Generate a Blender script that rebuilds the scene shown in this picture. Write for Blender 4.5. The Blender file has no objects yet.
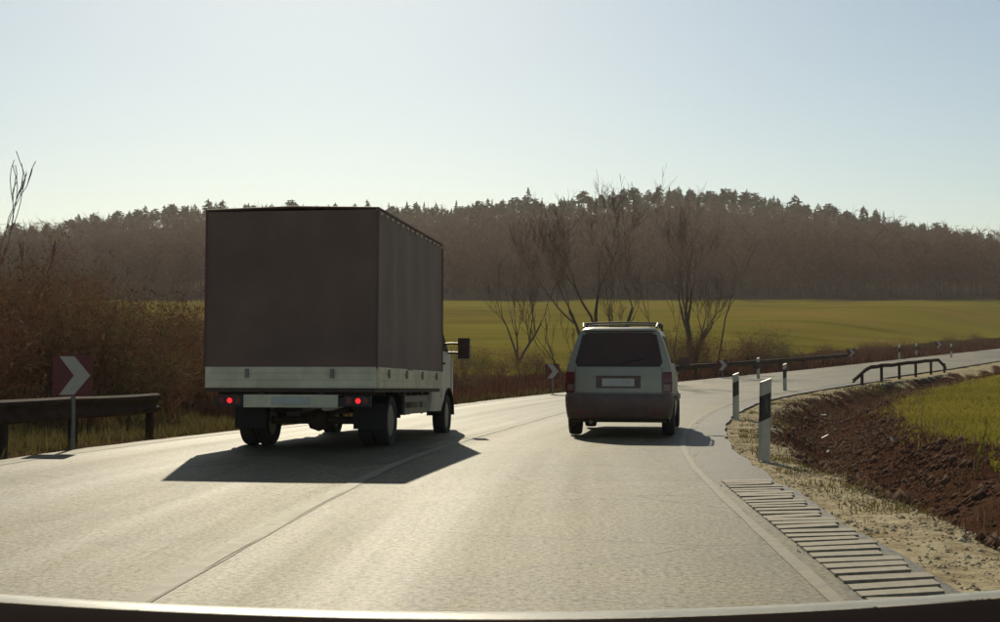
import bpy, bmesh, math, random
import numpy as np
from mathutils import Vector, Matrix

R = math.radians
SC = bpy.context.scene
COL = SC.collection
rng = np.random.default_rng(7)
random.seed(7)

# ------------------------------------------------------------------ camera
FPX, CAM_H = 1370.0, 1.15
cam_d = bpy.data.cameras.new("camera")
cam_d.sensor_width = 36.0
cam_d.lens = 36.0 * FPX / 1000.0
cam_d.clip_start, cam_d.clip_end = 0.05, 5000.0
cam = bpy.data.objects.new("camera", cam_d)
COL.objects.link(cam)
cam.location = (0, 0, CAM_H)
cam.rotation_euler = (R(90) + math.atan(49.0 / FPX), 0, 0)
SC.camera = cam

# ------------------------------------------------------------------ sky and sun
SUN_EL, SUN_AZ = 31.0, -7.8            # degrees; azimuth from +Y, positive to the right
world = bpy.data.worlds.new("World")
SC.world = world
world.use_nodes = True
wn = world.node_tree.nodes
wl = world.node_tree.links
sky = wn.new("ShaderNodeTexSky")
sky.sky_type = 'NISHITA'
sky.sun_disc = False
sky.sun_elevation = R(SUN_EL)
sky.sun_rotation = R(SUN_AZ)
sky.altitude = 200
sky.air_density = 1.0
sky.dust_density = 0.58
sky.ozone_density = 0.0
bg = wn["Background"]
bg.inputs["Strength"].default_value = 0.042
tint = wn.new("ShaderNodeMix"); tint.data_type = 'RGBA'; tint.blend_type = 'MULTIPLY'
tint.inputs["Factor"].default_value = 1.0; tint.inputs["B"].default_value = (0.955, 1.0, 0.965, 1)
wl.new(sky.outputs["Color"], tint.inputs["A"])
wl.new(tint.outputs["Result"], bg.inputs["Color"])
sun_d = bpy.data.lights.new("sun", 'SUN')
sun_d.energy = 2.1
sun_d.angle = R(0.5)
sun_d.color = (1.0, 0.90, 0.68)
sun = bpy.data.objects.new("sun", sun_d)
COL.objects.link(sun)
to_sun = Vector((math.sin(R(SUN_AZ)) * math.cos(R(SUN_EL)), math.cos(R(SUN_AZ)) * math.cos(R(SUN_EL)), math.sin(R(SUN_EL))))
sun.rotation_euler = to_sun.to_track_quat('Z', 'Y').to_euler()
SC.view_settings.view_transform = 'Standard'
SC.view_settings.look = 'None'
SC.view_settings.gamma = 1.0
SC.view_settings.exposure = 0.9

# ------------------------------------------------------------------ tagging helpers
def tag(o, label=None, cat=None, group=None, kind=None):
    if label: o['label'] = label
    if cat: o['category'] = cat
    if group: o['group'] = group
    if kind: o['kind'] = kind
    return o

def thing(name, label, cat, loc=(0, 0, 0), rot=(0, 0, 0), group=None):
    o = bpy.data.objects.new(name, None)
    o.empty_display_size = 0.3
    COL.objects.link(o)
    o.location = loc
    o.rotation_euler = rot
    return tag(o, label, cat, group)

def link_mesh(name, me, mats, parent=None):
    for m in (mats if isinstance(mats, (list, tuple)) else [mats]):
        me.materials.append(m)
    o = bpy.data.objects.new(name, me)
    COL.objects.link(o)
    if parent: o.parent = parent
    return o

def obj(name, bm, mats, parent=None, bevel=0.0, seg=2, smooth=True, angle=35):
    if bevel > 0:
        es = [e for e in bm.edges if len(e.link_faces) == 2 and e.calc_face_angle(0) > R(30)]
        bmesh.ops.bevel(bm, geom=es, offset=bevel, segments=seg, affect='EDGES', clamp_overlap=True)
    bmesh.ops.recalc_face_normals(bm, faces=bm.faces)
    me = bpy.data.meshes.new(name)
    bm.to_mesh(me)
    bm.free()
    if smooth:
        me.polygons.foreach_set("use_smooth", [True] * len(me.polygons))
        try: me.set_sharp_from_angle(angle=R(angle))
        except Exception: pass
    return link_mesh(name, me, mats, parent)

def np_mesh(name, V, F, mats, parent=None, mi=None, smooth=False):
    """V (n,3), F (m,k) arrays, all faces with k corners"""
    V = np.asarray(V, dtype=np.float32); F = np.asarray(F, dtype=np.int32)
    me = bpy.data.meshes.new(name)
    m, k = F.shape
    me.vertices.add(len(V)); me.vertices.foreach_set("co", V.ravel())
    me.loops.add(m * k); me.loops.foreach_set("vertex_index", F.ravel())
    me.polygons.add(m)
    me.polygons.foreach_set("loop_start", np.arange(0, m * k, k, dtype=np.int32))
    me.polygons.foreach_set("loop_total", np.full(m, k, dtype=np.int32))
    if mi is not None: me.polygons.foreach_set("material_index", np.asarray(mi, dtype=np.int32))
    if smooth: me.polygons.foreach_set("use_smooth", np.ones(m, dtype=bool))
    me.update(calc_edges=True)
    me.validate()
    return link_mesh(name, me, mats, parent)

def copy_tree(o, parent=None):
    c = o.copy(); COL.objects.link(c)
    if parent: c.parent = parent
    for ch in o.children: copy_tree(ch, c)
    return c

# ------------------------------------------------------------------ shape helpers
def add_box(bm, c, s, rot=None, mat=0):
    vs = []
    for dz in (-.5, .5):
        for dx, dy in ((-.5, -.5), (.5, -.5), (.5, .5), (-.5, .5)):
            p = Vector((dx * s[0], dy * s[1], dz * s[2]))
            if rot is not None: p = rot @ p
            vs.append(bm.verts.new(p + Vector(c)))
    for f in ((3, 2, 1, 0), (4, 5, 6, 7), (0, 1, 5, 4), (1, 2, 6, 5), (2, 3, 7, 6), (3, 0, 4, 7)):
        fc = bm.faces.new([vs[i] for i in f]); fc.material_index = mat

def add_tube(bm, pts, rad, n=8, cap=True, mat=0):
    pts = [Vector(p) for p in pts]
    if not isinstance(rad, (list, tuple)): rad = [rad] * len(pts)
    rings = []
    for i, p in enumerate(pts):
        d = (pts[min(i + 1, len(pts) - 1)] - pts[max(i - 1, 0)]).normalized()
        a = Vector((0, 0, 1)) if abs(d.z) < 0.9 else Vector((1, 0, 0))
        u = d.cross(a).normalized(); v = d.cross(u)
        rings.append([bm.verts.new(p + rad[i] * (math.cos(2 * math.pi * k / n) * u + math.sin(2 * math.pi * k / n) * v)) for k in range(n)])
    for a, b in zip(rings, rings[1:]):
        for k in range(n):
            f = bm.faces.new((a[k], a[(k + 1) % n], b[(k + 1) % n], b[k])); f.material_index = mat
    if cap:
        bm.faces.new(rings[0]).material_index = mat
        bm.faces.new(rings[-1][::-1]).material_index = mat

def add_lathe(bm, prof, c, axis='x', n=28, mat=0):
    """prof: (radius, along) pairs, closed; revolved about axis through c"""
    rings = []
    for r, a in prof:
        ring = []
        for k in range(n):
            t = 2 * math.pi * k / n
            q = (a, r * math.cos(t), r * math.sin(t)) if axis == 'x' else (r * math.cos(t), r * math.sin(t), a)
            ring.append(bm.verts.new(Vector(q) + Vector(c)))
        rings.append(ring)
    for a, b in zip(rings, rings[1:]):
        for k in range(n):
            bm.faces.new((a[k], a[(k + 1) % n], b[(k + 1) % n], b[k])).material_index = mat
    if prof[0][0] > 1e-4: bm.faces.new(rings[0]).material_index = mat
    if prof[-1][0] > 1e-4: bm.faces.new(rings[-1]).material_index = mat

def add_prism(bm, poly, fn, d0, d1, mat=0):
    """poly 2-D outline; fn(a, b, d) -> point"""
    A = [bm.verts.new(fn(a, b, d0)) for a, b in poly]
    B = [bm.verts.new(fn(a, b, d1)) for a, b in poly]
    bm.faces.new(A).material_index = mat
    bm.faces.new(B[::-1]).material_index = mat
    n = len(poly)
    for i in range(n):
        bm.faces.new((A[i], B[i], B[(i + 1) % n], A[(i + 1) % n])).material_index = mat

def add_grid(bm, P, mat=0):
    """P[i][j] points"""
    V = [[bm.verts.new(p) for p in row] for row in P]
    for i in range(len(V) - 1):
        for j in range(len(V[0]) - 1):
            try: bm.faces.new((V[i][j], V[i][j + 1], V[i + 1][j + 1], V[i + 1][j])).material_index = mat
            except ValueError: pass
    return V

# ------------------------------------------------------------------ materials
def nodes_of(name):
    m = bpy.data.materials.new(name); m.use_nodes = True
    nt = m.node_tree
    return m, nt.nodes, nt.links, nt.nodes["Principled BSDF"]

def ramp(N, stops):
    r = N.new("ShaderNodeValToRGB")
    els = r.color_ramp.elements
    while len(els) < len(stops): els.new(0.5)
    for e, (p, c) in zip(els, stops):
        e.position = p; e.color = (*c, 1) if len(c) == 3 else c
    return r

def noise(N, L, scale, detail=4, rough=.55, coord='Object', vec=None):
    t = N.new("ShaderNodeTexNoise"); t.inputs["Scale"].default_value = scale
    t.inputs["Detail"].default_value = detail; t.inputs["Roughness"].default_value = rough
    if vec is None:
        tc = N.new("ShaderNodeTexCoord"); vec = tc.outputs[coord]
    L.new(vec, t.inputs["Vector"])
    return t

def mat(name, c, rough=.6, var=.25, scale=6, bump=0.0, bscale=40, metal=0.0, spec=.5, rvar=.1, emit=None):
    m, N, L, P = nodes_of(name)
    t = noise(N, L, scale)
    rp = ramp(N, [(.3, tuple(x * (1 - var) for x in c)), (.7, tuple(min(1, x * (1 + var)) for x in c))])
    L.new(t.outputs["Fac"], rp.inputs["Fac"]); L.new(rp.outputs["Color"], P.inputs["Base Color"])
    mr = N.new("ShaderNodeMapRange")
    mr.inputs["To Min"].default_value = max(.02, rough - rvar); mr.inputs["To Max"].default_value = min(1, rough + rvar)
    L.new(t.outputs["Fac"], mr.inputs["Value"]); L.new(mr.outputs["Result"], P.inputs["Roughness"])
    P.inputs["Metallic"].default_value = metal
    P.inputs["Specular IOR Level"].default_value = spec
    if bump:
        b = N.new("ShaderNodeBump"); b.inputs["Strength"].default_value = bump; b.inputs["Distance"].default_value = .01
        t2 = noise(N, L, bscale, 3); L.new(t2.outputs["Fac"], b.inputs["Height"]); L.new(b.outputs["Normal"], P.inputs["Normal"])
    if emit:
        P.inputs["Emission Color"].default_value = (*emit[0], 1); P.inputs["Emission Strength"].default_value = emit[1]
    return m

def leaf_mat(name, stops, scale=.6, rough=.8, trans=0.0):
    """colour varies from piece to piece and over the ground"""
    m, N, L, P = nodes_of(name)
    g = N.new("ShaderNodeNewGeometry")
    t = noise(N, L, scale, 3, vec=g.outputs["Position"])
    mx = N.new("ShaderNodeMath"); mx.operation = 'MULTIPLY_ADD'
    mx.inputs[1].default_value = .5
    L.new(g.outputs["Random Per Island"], mx.inputs[0])
    ad = N.new("ShaderNodeMath"); ad.operation = 'MULTIPLY'; ad.inputs[1].default_value = .5
    L.new(t.outputs["Fac"], ad.inputs[0]); L.new(ad.outputs[0], mx.inputs[2])
    rp = ramp(N, stops); L.new(mx.outputs[0], rp.inputs["Fac"]); L.new(rp.outputs["Color"], P.inputs["Base Color"])
    P.inputs["Roughness"].default_value = rough; P.inputs["Specular IOR Level"].default_value = .05
    if trans:
        tr = N.new("ShaderNodeBsdfTranslucent"); L.new(rp.outputs["Color"], tr.inputs["Color"])
        ms = N.new("ShaderNodeMixShader"); ms.inputs[0].default_value = trans
        L.new(P.outputs[0], ms.inputs[1]); L.new(tr.outputs[0], ms.inputs[2])
        L.new(ms.outputs[0], N["Material Output"].inputs["Surface"])
    return m

def asphalt_mat(name, c, rough, scale=1.0, uv=True):
    m, N, L, P = nodes_of(name)
    tc = N.new("ShaderNodeTexCoord")
    big = noise(N, L, .8, 5, .6, vec=tc.outputs["Object"])
    fine = noise(N, L, 26 * scale, 5, .9, vec=tc.outputs["Object"])
    mp = N.new("ShaderNodeMapping"); mp.inputs["Scale"].default_value = (.035, 1.5, 1); L.new(tc.outputs["UV"], mp.inputs["Vector"])
    trk = noise(N, L, 1.0, 4, .55, vec=mp.outputs["Vector"])            # bands that follow the traffic
    mp2 = N.new("ShaderNodeMapping"); mp2.inputs["Scale"].default_value = (.16, .28, 1); L.new(tc.outputs["UV"], mp2.inputs["Vector"])
    pat = N.new("ShaderNodeTexVoronoi"); pat.distance = 'CHEBYCHEV'; pat.inputs["Scale"].default_value = 1.0; pat.inputs["Randomness"].default_value = .8
    L.new(mp2.outputs["Vector"], pat.inputs["Vector"])                   # resurfaced patches
    cr = N.new("ShaderNodeTexVoronoi"); cr.feature = 'DISTANCE_TO_EDGE'; cr.inputs["Scale"].default_value = .42
    wv = N.new("ShaderNodeVectorMath"); wv.operation = 'MULTIPLY_ADD'; wv.inputs[1].default_value = (.5, .5, 0)
    nw = noise(N, L, 1.4, 4, .7, vec=tc.outputs["Object"]); L.new(nw.outputs["Color"], wv.inputs[0]); L.new(tc.outputs["Object"], wv.inputs[2])
    L.new(wv.outputs["Vector"], cr.inputs["Vector"])
    def mul(a, b):
        mx = N.new("ShaderNodeMix"); mx.data_type = 'RGBA'; mx.blend_type = 'MULTIPLY'; mx.inputs["Factor"].default_value = 1
        L.new(a, mx.inputs["A"]); L.new(b, mx.inputs["B"]); return mx.outputs["Result"]
    def rp(o, st): q = ramp(N, st); L.new(o, q.inputs["Fac"]); return q.outputs["Color"]
    col = rp(big.outputs["Fac"], [(.3, tuple(x * .78 for x in c)), (.7, tuple(x * 1.2 for x in c))])
    col = mul(col, rp(fine.outputs["Fac"], [(.36, (.28, .27, .25)), (.64, (1.75, 1.73, 1.66))]))
    col = mul(col, rp(trk.outputs["Fac"], [(.35, (.72, .72, .70)), (.65, (1.18, 1.18, 1.18))]))
    sepc = N.new("ShaderNodeSeparateColor"); L.new(pat.outputs["Color"], sepc.inputs["Color"])
    col = mul(col, rp(sepc.outputs["Red"], [(.25, (.60, .59, .56)), (.6, (1.08, 1.08, 1.08))]))
    col = mul(col, rp(cr.outputs["Distance"], [(.0, (.45, .44, .42)), (.012, (1, 1, 1))]))
    L.new(col, P.inputs["Base Color"])
    sp = N.new("ShaderNodeMapRange"); sp.inputs["From Min"].default_value = .38; sp.inputs["From Max"].default_value = .62
    sp.inputs["To Min"].default_value = .12; sp.inputs["To Max"].default_value = .62; L.new(fine.outputs["Fac"], sp.inputs["Value"])
    L.new(sp.outputs["Result"], P.inputs["Specular IOR Level"])
    mr = N.new("ShaderNodeMapRange"); mr.inputs["To Min"].default_value = rough - .14; mr.inputs["To Max"].default_value = rough + .14
    L.new(trk.outputs["Fac"], mr.inputs["Value"]); L.new(mr.outputs["Result"], P.inputs["Roughness"])
    bp = N.new("ShaderNodeBump"); bp.inputs["Strength"].default_value = .45; bp.inputs["Distance"].default_value = .006
    L.new(fine.outputs["Fac"], bp.inputs["Height"]); L.new(bp.outputs["Normal"], P.inputs["Normal"])
    return m

M = {}
M['asphalt'] = asphalt_mat('asphalt', (.12, .098, .042), .65)
M['shoulder'] = asphalt_mat('shoulder_asphalt', (.075, .062, .036), .6)
M['line'] = mat('worn_line_paint', (.19, .165, .10), .7, .35, 7, .3, 90)
M['seam'] = mat('tar_seam', (.12, .10, .055), .7, .3, 5, spec=.4)
M['slab'] = mat('grey_concrete_slab', (.27, .225, .15), .75, .3, 9, .4, 60)
M['stone'] = leaf_mat('pale_gravel', [(.1, (.22, .16, .09)), (.5, (.42, .33, .20)), (.9, (.55, .47, .33))], 3, .8)
M['tarp'] = mat('brown_tarpaulin', (.165, .092, .062), .62, .22, 1.1, .25, 9)
M['tarp_dark'] = mat('tarpaulin_hem', (.15, .07, .055), .65, .15, 3)
M['alu'] = mat('grey_aluminium_board', (.72, .62, .42), .5, .2, 3, .1, 30, metal=.0)
M['chassis'] = mat('dirty_black_chassis', (.06, .042, .032), .7, .3, 8)
M['rubber'] = mat('tyre_rubber', (.022, .02, .019), .8, .25, 12, .2, 50)
M['rim'] = mat('steel_rim', (.22, .21, .19), .45, .2, 8, metal=.6)
M['white_paint'] = mat('white_cab_paint', (.75, .68, .56), .35, .08, 4)
M['van_paint'] = mat('silver_green_paint', (.39, .355, .265), .4, .08, 3, metal=.1)
M['van_plastic'] = mat('dark_bumper_plastic', (.15, .09, .07), .55, .2, 7)
M['glass'] = mat('dark_tinted_glass', (.085, .046, .036), .12, .1, 3, spec=.3, rvar=.02)
M['trim'] = mat('black_trim', (.02, .02, .02), .5, .2, 9)
M['lamp_red'] = mat('unlit_red_lens', (.16, .018, .014), .22, .1, 5)
M['lamp_lit'] = mat('lit_red_lens', (.5, .02, .02), .3, .05, 5, emit=((1.0, .015, .02), 1.0))
M['lamp_clear'] = mat('clear_lens', (.5, .5, .48), .12, .05, 4)
M['lamp_dull'] = mat('dull_pink_lens', (.26, .15, .12), .25, .1, 9)
M['plate'] = mat('blank_number_plate', (.55, .53, .45), .5, .1, 5)
M['steel'] = mat('galvanised_steel', (.20, .19, .17), .45, .2, 6, metal=.7)
M['rail_dark'] = mat('weathered_steel_rail', (.05, .032, .024), .9, .3, 5, metal=0, spec=.1)
M['post_white'] = mat('white_post_plastic', (.48, .44, .34), .5, .12, 9)
M['post_black'] = mat('black_post_band', (.025, .023, .02), .5, .2, 9)
M['reflector'] = mat('reflector', (.05, .045, .04), .25, .1, 4)
M['sign_red'] = mat('red_sign_sheet', (.14, .016, .012), .45, .12, 6)
M['sign_white'] = mat('white_sign_sheet', (.50, .43, .34), .45, .08, 6)
M['bark'] = mat('grey_brown_bark', (.075, .055, .042), .85, .35, 4, .5, 25)
M['twig'] = leaf_mat('bare_twig', [(.1, (.08, .048, .035)), (.5, (.13, .085, .06)), (.9, (.2, .14, .10))], .8, .8)
M['redtwig'] = leaf_mat('reddish_brown_twig', [(.15, (.07, .026, .017)), (.45, (.15, .062, .040)), (.65, (.17, .10, .05)), (.9, (.20, .17, .07))], .35, .8, .25)
M['olivetwig'] = leaf_mat('olive_brown_twig', [(.15, (.06, .035, .02)), (.5, (.12, .095, .04)), (.9, (.18, .17, .07))], .35, .8, .25)
M['woodtwig'] = leaf_mat('far_wood_twig', [(.15, (.085, .038, .028)), (.5, (.155, .08, .056)), (.9, (.235, .145, .10))], .02, .85, .15)
M['pine'] = leaf_mat('pine_needles', [(.1, (.014, .018, .009)), (.5, (.026, .032, .015)), (.9, (.045, .05, .024))], .1, .75, .1)
M['pine_bark'] = mat('pine_bark', (.10, .07, .05), .85, .3, 3)
M['crop'] = leaf_mat('green_crop_blade', [(.15, (.15, .13, .02)), (.5, (.22, .20, .028)), (.9, (.30, .25, .05))], .25, .6, .35)
M['drygrass'] = leaf_mat('dead_grass_blade', [(.1, (.075, .042, .028)), (.5, (.15, .09, .055)), (.9, (.27, .2, .12))], .6, .75, .3)
M['redweed'] = leaf_mat('dead_weed_stem', [(.1, (.06, .022, .014)), (.55, (.12, .048, .03)), (.95, (.17, .095, .055))], .7, .8, .25)
M['vergegrass'] = leaf_mat('olive_verge_blade', [(.1, (.10, .07, .025)), (.5, (.16, .13, .04)), (.9, (.21, .17, .065))], .5, .7, .3)
M['meadow'] = leaf_mat('meadow_blade', [(.1, (.14, .10, .03)), (.5, (.19, .16, .035)), (.9, (.24, .2, .06))], .3, .8, .5)
M['earth'] = leaf_mat('brown_earth', [(.1, (.06, .029, .017)), (.5, (.105, .054, .033)), (.9, (.2, .12, .075))], 1.5, .95)
M['litter'] = mat('pale_litter', (.7, .68, .62), .6, .1, 8)
M['bonnet'] = mat('dark_bonnet_paint', (.016, .006, .007), .9, .2, 3, spec=.02)
M['bonnet_glint'] = mat('painted_bonnet_glint', (.8, .77, .66), .4, .1, 6)  # pale colour stands in for the glint on the bonnet's leading edge

# ------------------------------------------------------------------ road centre line
ctrl = np.array([(-2.9, -25), (-2.25, -8), (-1.95, 2), (-1.73, 6.5), (-1.53, 10.5), (-1.12, 16.5), (-.60, 21), (.25, 26.5), (2.1, 35),
                 (4.7, 43.2), (8.1, 51.2), (12.1, 58.9), (21.2, 75.6), (30.3, 91.9), (45, 116), (80, 172), (150, 280), (300, 520)])
def smooth_poly(c, step=.5, it=60):
    seg = np.hypot(*np.diff(c, axis=0).T); u = np.r_[0, np.cumsum(seg)]
    q = np.arange(0, u[-1], step)
    # cubic Hermite with finite-difference tangents
    t = np.gradient(c, u, axis=0)
    i = np.clip(np.searchsorted(u, q, side='right') - 1, 0, len(u) - 2)
    h = (u[i + 1] - u[i])[:, None]; x = ((q - u[i]) / (u[i + 1] - u[i]))[:, None]
    P = (2*x**3-3*x**2+1)*c[i] + (x**3-2*x**2+x)*h*t[i] + (-2*x**3+3*x**2)*c[i+1] + (x**3-x**2)*h*t[i+1]
    for _ in range(it):
        P[1:-1] = .25*P[:-2] + .5*P[1:-1] + .25*P[2:]
    return P
RC = smooth_poly(ctrl)
RS = np.r_[0, np.cumsum(np.hypot(*np.diff(RC, axis=0).T))]
RT = np.gradient(RC, RS, axis=0); RT /= np.hypot(RT[:, 0], RT[:, 1])[:, None]
RN = np.c_[RT[:, 1], -RT[:, 0]]                     # to the right
zy = np.array([(-40, 0), (11, 0), (16, -.025), (20, -.075), (24, -.13), (28, -.14), (34, -.07), (42, 0), (50, .08), (58, .25),
               (75, .65), (92, 1.15), (116, 2.0), (150, 3.2), (220, 5.6), (300, 9), (540, 18)])
RZ = np.interp(RC[:, 1], zy[:, 0], zy[:, 1])
for _ in range(80): RZ[1:-1] = .25*RZ[:-2] + .5*RZ[1:-1] + .25*RZ[2:]

def road_st(x, y):
    """nearest station s index-interpolated, signed offset t (right +), road z"""
    x = np.asarray(x, float).ravel(); y = np.asarray(y, float).ravel()
    s = np.empty_like(x); t = np.empty_like(x); z = np.empty_like(x)
    C = RC[::2]; idx = np.arange(len(RC))[::2]
    for a in range(0, len(x), 20000):
        b = slice(a, a + 20000)
        d = (x[b, None] - C[None, :, 0])**2 + (y[b, None] - C[None, :, 1])**2
        i = idx[np.argmin(d, axis=1)]
        dx, dy = x[b] - RC[i, 0], y[b] - RC[i, 1]
        al = dx*RT[i, 0] + dy*RT[i, 1]
        s[b] = RS[i] + al; t[b] = dx*RN[i, 0] + dy*RN[i, 1]
        z[b] = np.interp(s[b], RS, RZ)
    return s, t, z

def road_at(s):
    p = np.array([np.interp(s, RS, RC[:, 0]), np.interp(s, RS, RC[:, 1])])
    n = np.array([np.interp(s, RS, RN[:, 0]), np.interp(s, RS, RN[:, 1])])
    return p, n / np.hypot(*n), float(np.interp(s, RS, RZ))
def s_of_y(y): return float(np.interp(y, RC[:, 1], RS))

def extra(y): return 1.05*(1 - sm(19.5, 36, y))

def sm(a, b, x):
    u = np.clip((x - a) / (b - a), 0, 1); return u*u*(3 - 2*u)

def vnoise(x, y, sc, seed=0):
    x = x * sc + seed * 17.3; y = y * sc + seed * 9.1
    xi, yi = np.floor(x), np.floor(y); fx, fy = x - xi, y - yi
    def h(i, j):
        q = np.sin(i*127.1 + j*311.7 + seed*74.7) * 43758.5453
        return q - np.floor(q)
    fx = fx*fx*(3-2*fx); fy = fy*fy*(3-2*fy)
    return (h(xi, yi)*(1-fx)+h(xi+1, yi)*fx)*(1-fy) + (h(xi, yi+1)*(1-fx)+h(xi+1, yi+1)*fx)*fy

RIDGE = np.array([(-700, 28), (-330, 38), (-200, 46), (-160, 53), (-120, 57), (-24, 56), (24, 59), (68, 64), (100, 61), (140, 55), (168, 49), (200, 43), (330, 34), (700, 25)])
HY = np.array([(-60, 0), (40, 0), (55, .3), (75, 1.0), (100, 2.2), (150, 5.4), (200, 8.8), (262, 12.8)])
def hill(x, y):
    base = np.interp(y, HY[:, 0], HY[:, 1])
    rz = np.interp(x * 550 / np.maximum(y, 300), RIDGE[:, 0], RIDGE[:, 1])
    u = np.clip((y - 262) / (560 - 262), 0, 1)
    up = 12.8 + (rz - 12.8) * u**1.08
    z = np.where(y > 262, up, base)
    return z - np.clip(y - 600, 0, 900) * .04

def ground_z(x, y, want=False):
    x = np.asarray(x, float); y = np.asarray(y, float); shp = x.shape
    x = x.ravel(); y = y.ravel()
    s, t, zr = road_st(x, y)
    n1 = vnoise(x, y, .35, 1); n2 = vnoise(x, y, 1.6, 2); n3 = vnoise(x, y, .12, 3)
    rough = (n1 - .5) * .18 + (n2 - .5) * .09
    z = zr - .07
    # right: gravel verge, ditch, field
    r = zr - .05 + 0*t
    ed = 4.75 + (n1 - .5) * .5
    r = r + np.where(t > 4.1, (n2 - .5) * .05, 0)
    r -= .55 * sm(ed, ed + 1.0, t)
    r += (.62) * sm(6.0, 7.4 + (n1 - .5) * .6, t)
    r += rough * sm(5.0, 5.6, t) * (1 - .75 * sm(7.2, 8, t))
    r += .012 * np.clip(t - 7.5, 0, 25)
    z = np.where(t > 3.6, r, z)
    # left: verge, bank or field
    t0 = t; t = t + extra(y)
    l = zr - .05 + (n2 - .5) * .05 * sm(3.6, 4.4, -t)
    w = sm(6, 32, -t)
    near = 1 - sm(30, 58, y + .25 * x)
    bank = near * (np.clip(-t - 7.5, 0, 9) * .20 - .12 * sm(4.6, 6, -t) * (1 - sm(6, 8, -t)))
    l = l * (1 - w) + hill(x, y) * w + bank + rough * sm(4.6, 6, -t) * (1 - .7 * sm(12, 20, -t) * (1 - near)) + (n3 - .5) * .5 * sm(10, 30, -t)
    z = np.where(t < -3.6, l, z); t = t0
    if want: return z.reshape(shp), s.reshape(shp), t.reshape(shp)
    return z.reshape(shp)

def gz(x, y): return float(ground_z(np.array([x]), np.array([y]))[0])

def at(px, D):                                       # where a thing seen at column px, D metres ahead stands
    X = (px - 500) / FPX * D
    return X, D, gz(X, D)

# ------------------------------------------------------------------ ground sheet
def axis(segs):
    out = [segs[0][0]]
    for a, b, st in segs:
        n = max(1, int(round((b - a) / st))); out += list(a + (b - a) * np.arange(1, n + 1) / n)
    return np.array(out)
gx = axis([(-900, -300, 60), (-300, -60, 10), (-60, -20, 2), (-20, -7, .6), (-7, 10, .28), (10, 34, .7), (34, 80, 2.5), (80, 300, 11), (300, 900, 60)])
gy = axis([(-40, -4, 4), (-4, 4, 1), (4, 34, .3), (34, 66, .6), (66, 130, 2), (130, 300, 8), (300, 700, 16), (700, 1500, 80)])
GX, GY = np.meshgrid(gx, gy)
GZ, GS, GT = ground_z(GX, GY, True)
nx, ny = len(gx), len(gy)
ii = (np.arange(ny - 1)[:, None] * nx + np.arange(nx - 1)[None]).ravel()
GF = np.c_[ii, ii + 1, ii + 1 + nx, ii + nx]

gm, N, L, P = nodes_of('ground_soil')
at_n = N.new("ShaderNodeAttribute"); at_n.attribute_name = "zone"
sep = N.new("ShaderNodeSeparateColor"); L.new(at_n.outputs["Color"], sep.inputs["Color"])
tc = N.new("ShaderNodeTexCoord")
nb = noise(N, L, .6, 6, .6, vec=tc.outputs["Object"]); nf = noise(N, L, 9, 5, .7, vec=tc.outputs["Object"])
nfar = noise(N, L, .045, 5, .6, vec=tc.outputs["Object"])
mp = N.new("ShaderNodeMapping"); mp.inputs["Scale"].default_value = (.02, .085, 0); mp.inputs["Rotation"].default_value = (0, 0, R(-6))
L.new(tc.outputs["Object"], mp.inputs["Vector"])
nst = noise(N, L, 1.0, 4, .6, vec=mp.outputs["Vector"])
def mixc(fac, a, b, mode='MIX', v=None):
    mx = N.new("ShaderNodeMix"); mx.data_type = 'RGBA'; mx.blend_type = mode
    if v is not None: mx.inputs["Factor"].default_value = v
    else: L.new(fac, mx.inputs["Factor"])
    L.new(a, mx.inputs["A"]); L.new(b, mx.inputs["B"]); return mx.outputs["Result"]
dirt = ramp(N, [(.3, (.045, .022, .013)), (.52, (.082, .042, .026)), (.75, (.16, .092, .056))]); L.new(nf.outputs["Fac"], dirt.inputs["Fac"])
grav = ramp(N, [(.36, (.22, .16, .09)), (.5, (.44, .36, .22)), (.64, (.60, .52, .35))]); gmx = N.new("ShaderNodeMath"); gmx.operation = 'MULTIPLY_ADD'; gmx.inputs[1].default_value = .45
gml = N.new("ShaderNodeMath"); gml.operation = 'MULTIPLY'; gml.inputs[1].default_value = .55
ngm = noise(N, L, 2.6, 5, .65, vec=tc.outputs["Object"])
L.new(ngm.outputs["Fac"], gml.inputs[0]); L.new(nf.outputs["Fac"], gmx.inputs[0]); L.new(gml.outputs[0], gmx.inputs[2]); L.new(gmx.outputs[0], grav.inputs["Fac"])
fld = ramp(N, [(.3, (.23, .16, .04)), (.5, (.185, .155, .026)), (.7, (.215, .19, .034))]); L.new(nfar.outputs["Fac"], fld.inputs["Fac"])
fst = ramp(N, [(.3, (.66, .62, .56)), (.5, (1.02, 1, .95)), (.7, (1.12, 1.1, 1.0))]); L.new(nst.outputs["Fac"], fst.inputs["Fac"])
fcol = mixc(None, fld.outputs["Color"], fst.outputs["Color"], 'MULTIPLY', 1)
litt = ramp(N, [(.3, (.05, .032, .026)), (.7, (.09, .06, .045))]); L.new(nb.outputs["Fac"], litt.inputs["Fac"])
def fuzzy(ch, amt):
    a = N.new("ShaderNodeMath"); a.operation = 'MULTIPLY_ADD'; a.inputs[1].default_value = amt; L.new(nf.outputs["Fac"], a.inputs[0]); L.new(ch, a.inputs[2])
    b = N.new("ShaderNodeMapRange"); b.inputs["From Min"].default_value = .5 + amt * .5 - .18; b.inputs["From Max"].default_value = .5 + amt * .5 + .18
    L.new(a.outputs[0], b.inputs["Value"]); return b.outputs["Result"]
c1 = mixc(fuzzy(sep.outputs["Red"], .8), dirt.outputs["Color"], grav.outputs["Color"])
c2 = mixc(fuzzy(sep.outputs["Green"], .5), c1, fcol)
c3 = mixc(sep.outputs["Blue"], c2, litt.outputs["Color"])
L.new(c3, P.inputs["Base Color"]); P.inputs["Roughness"].default_value = 1; P.inputs["Specular IOR Level"].default_value = 0
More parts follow.
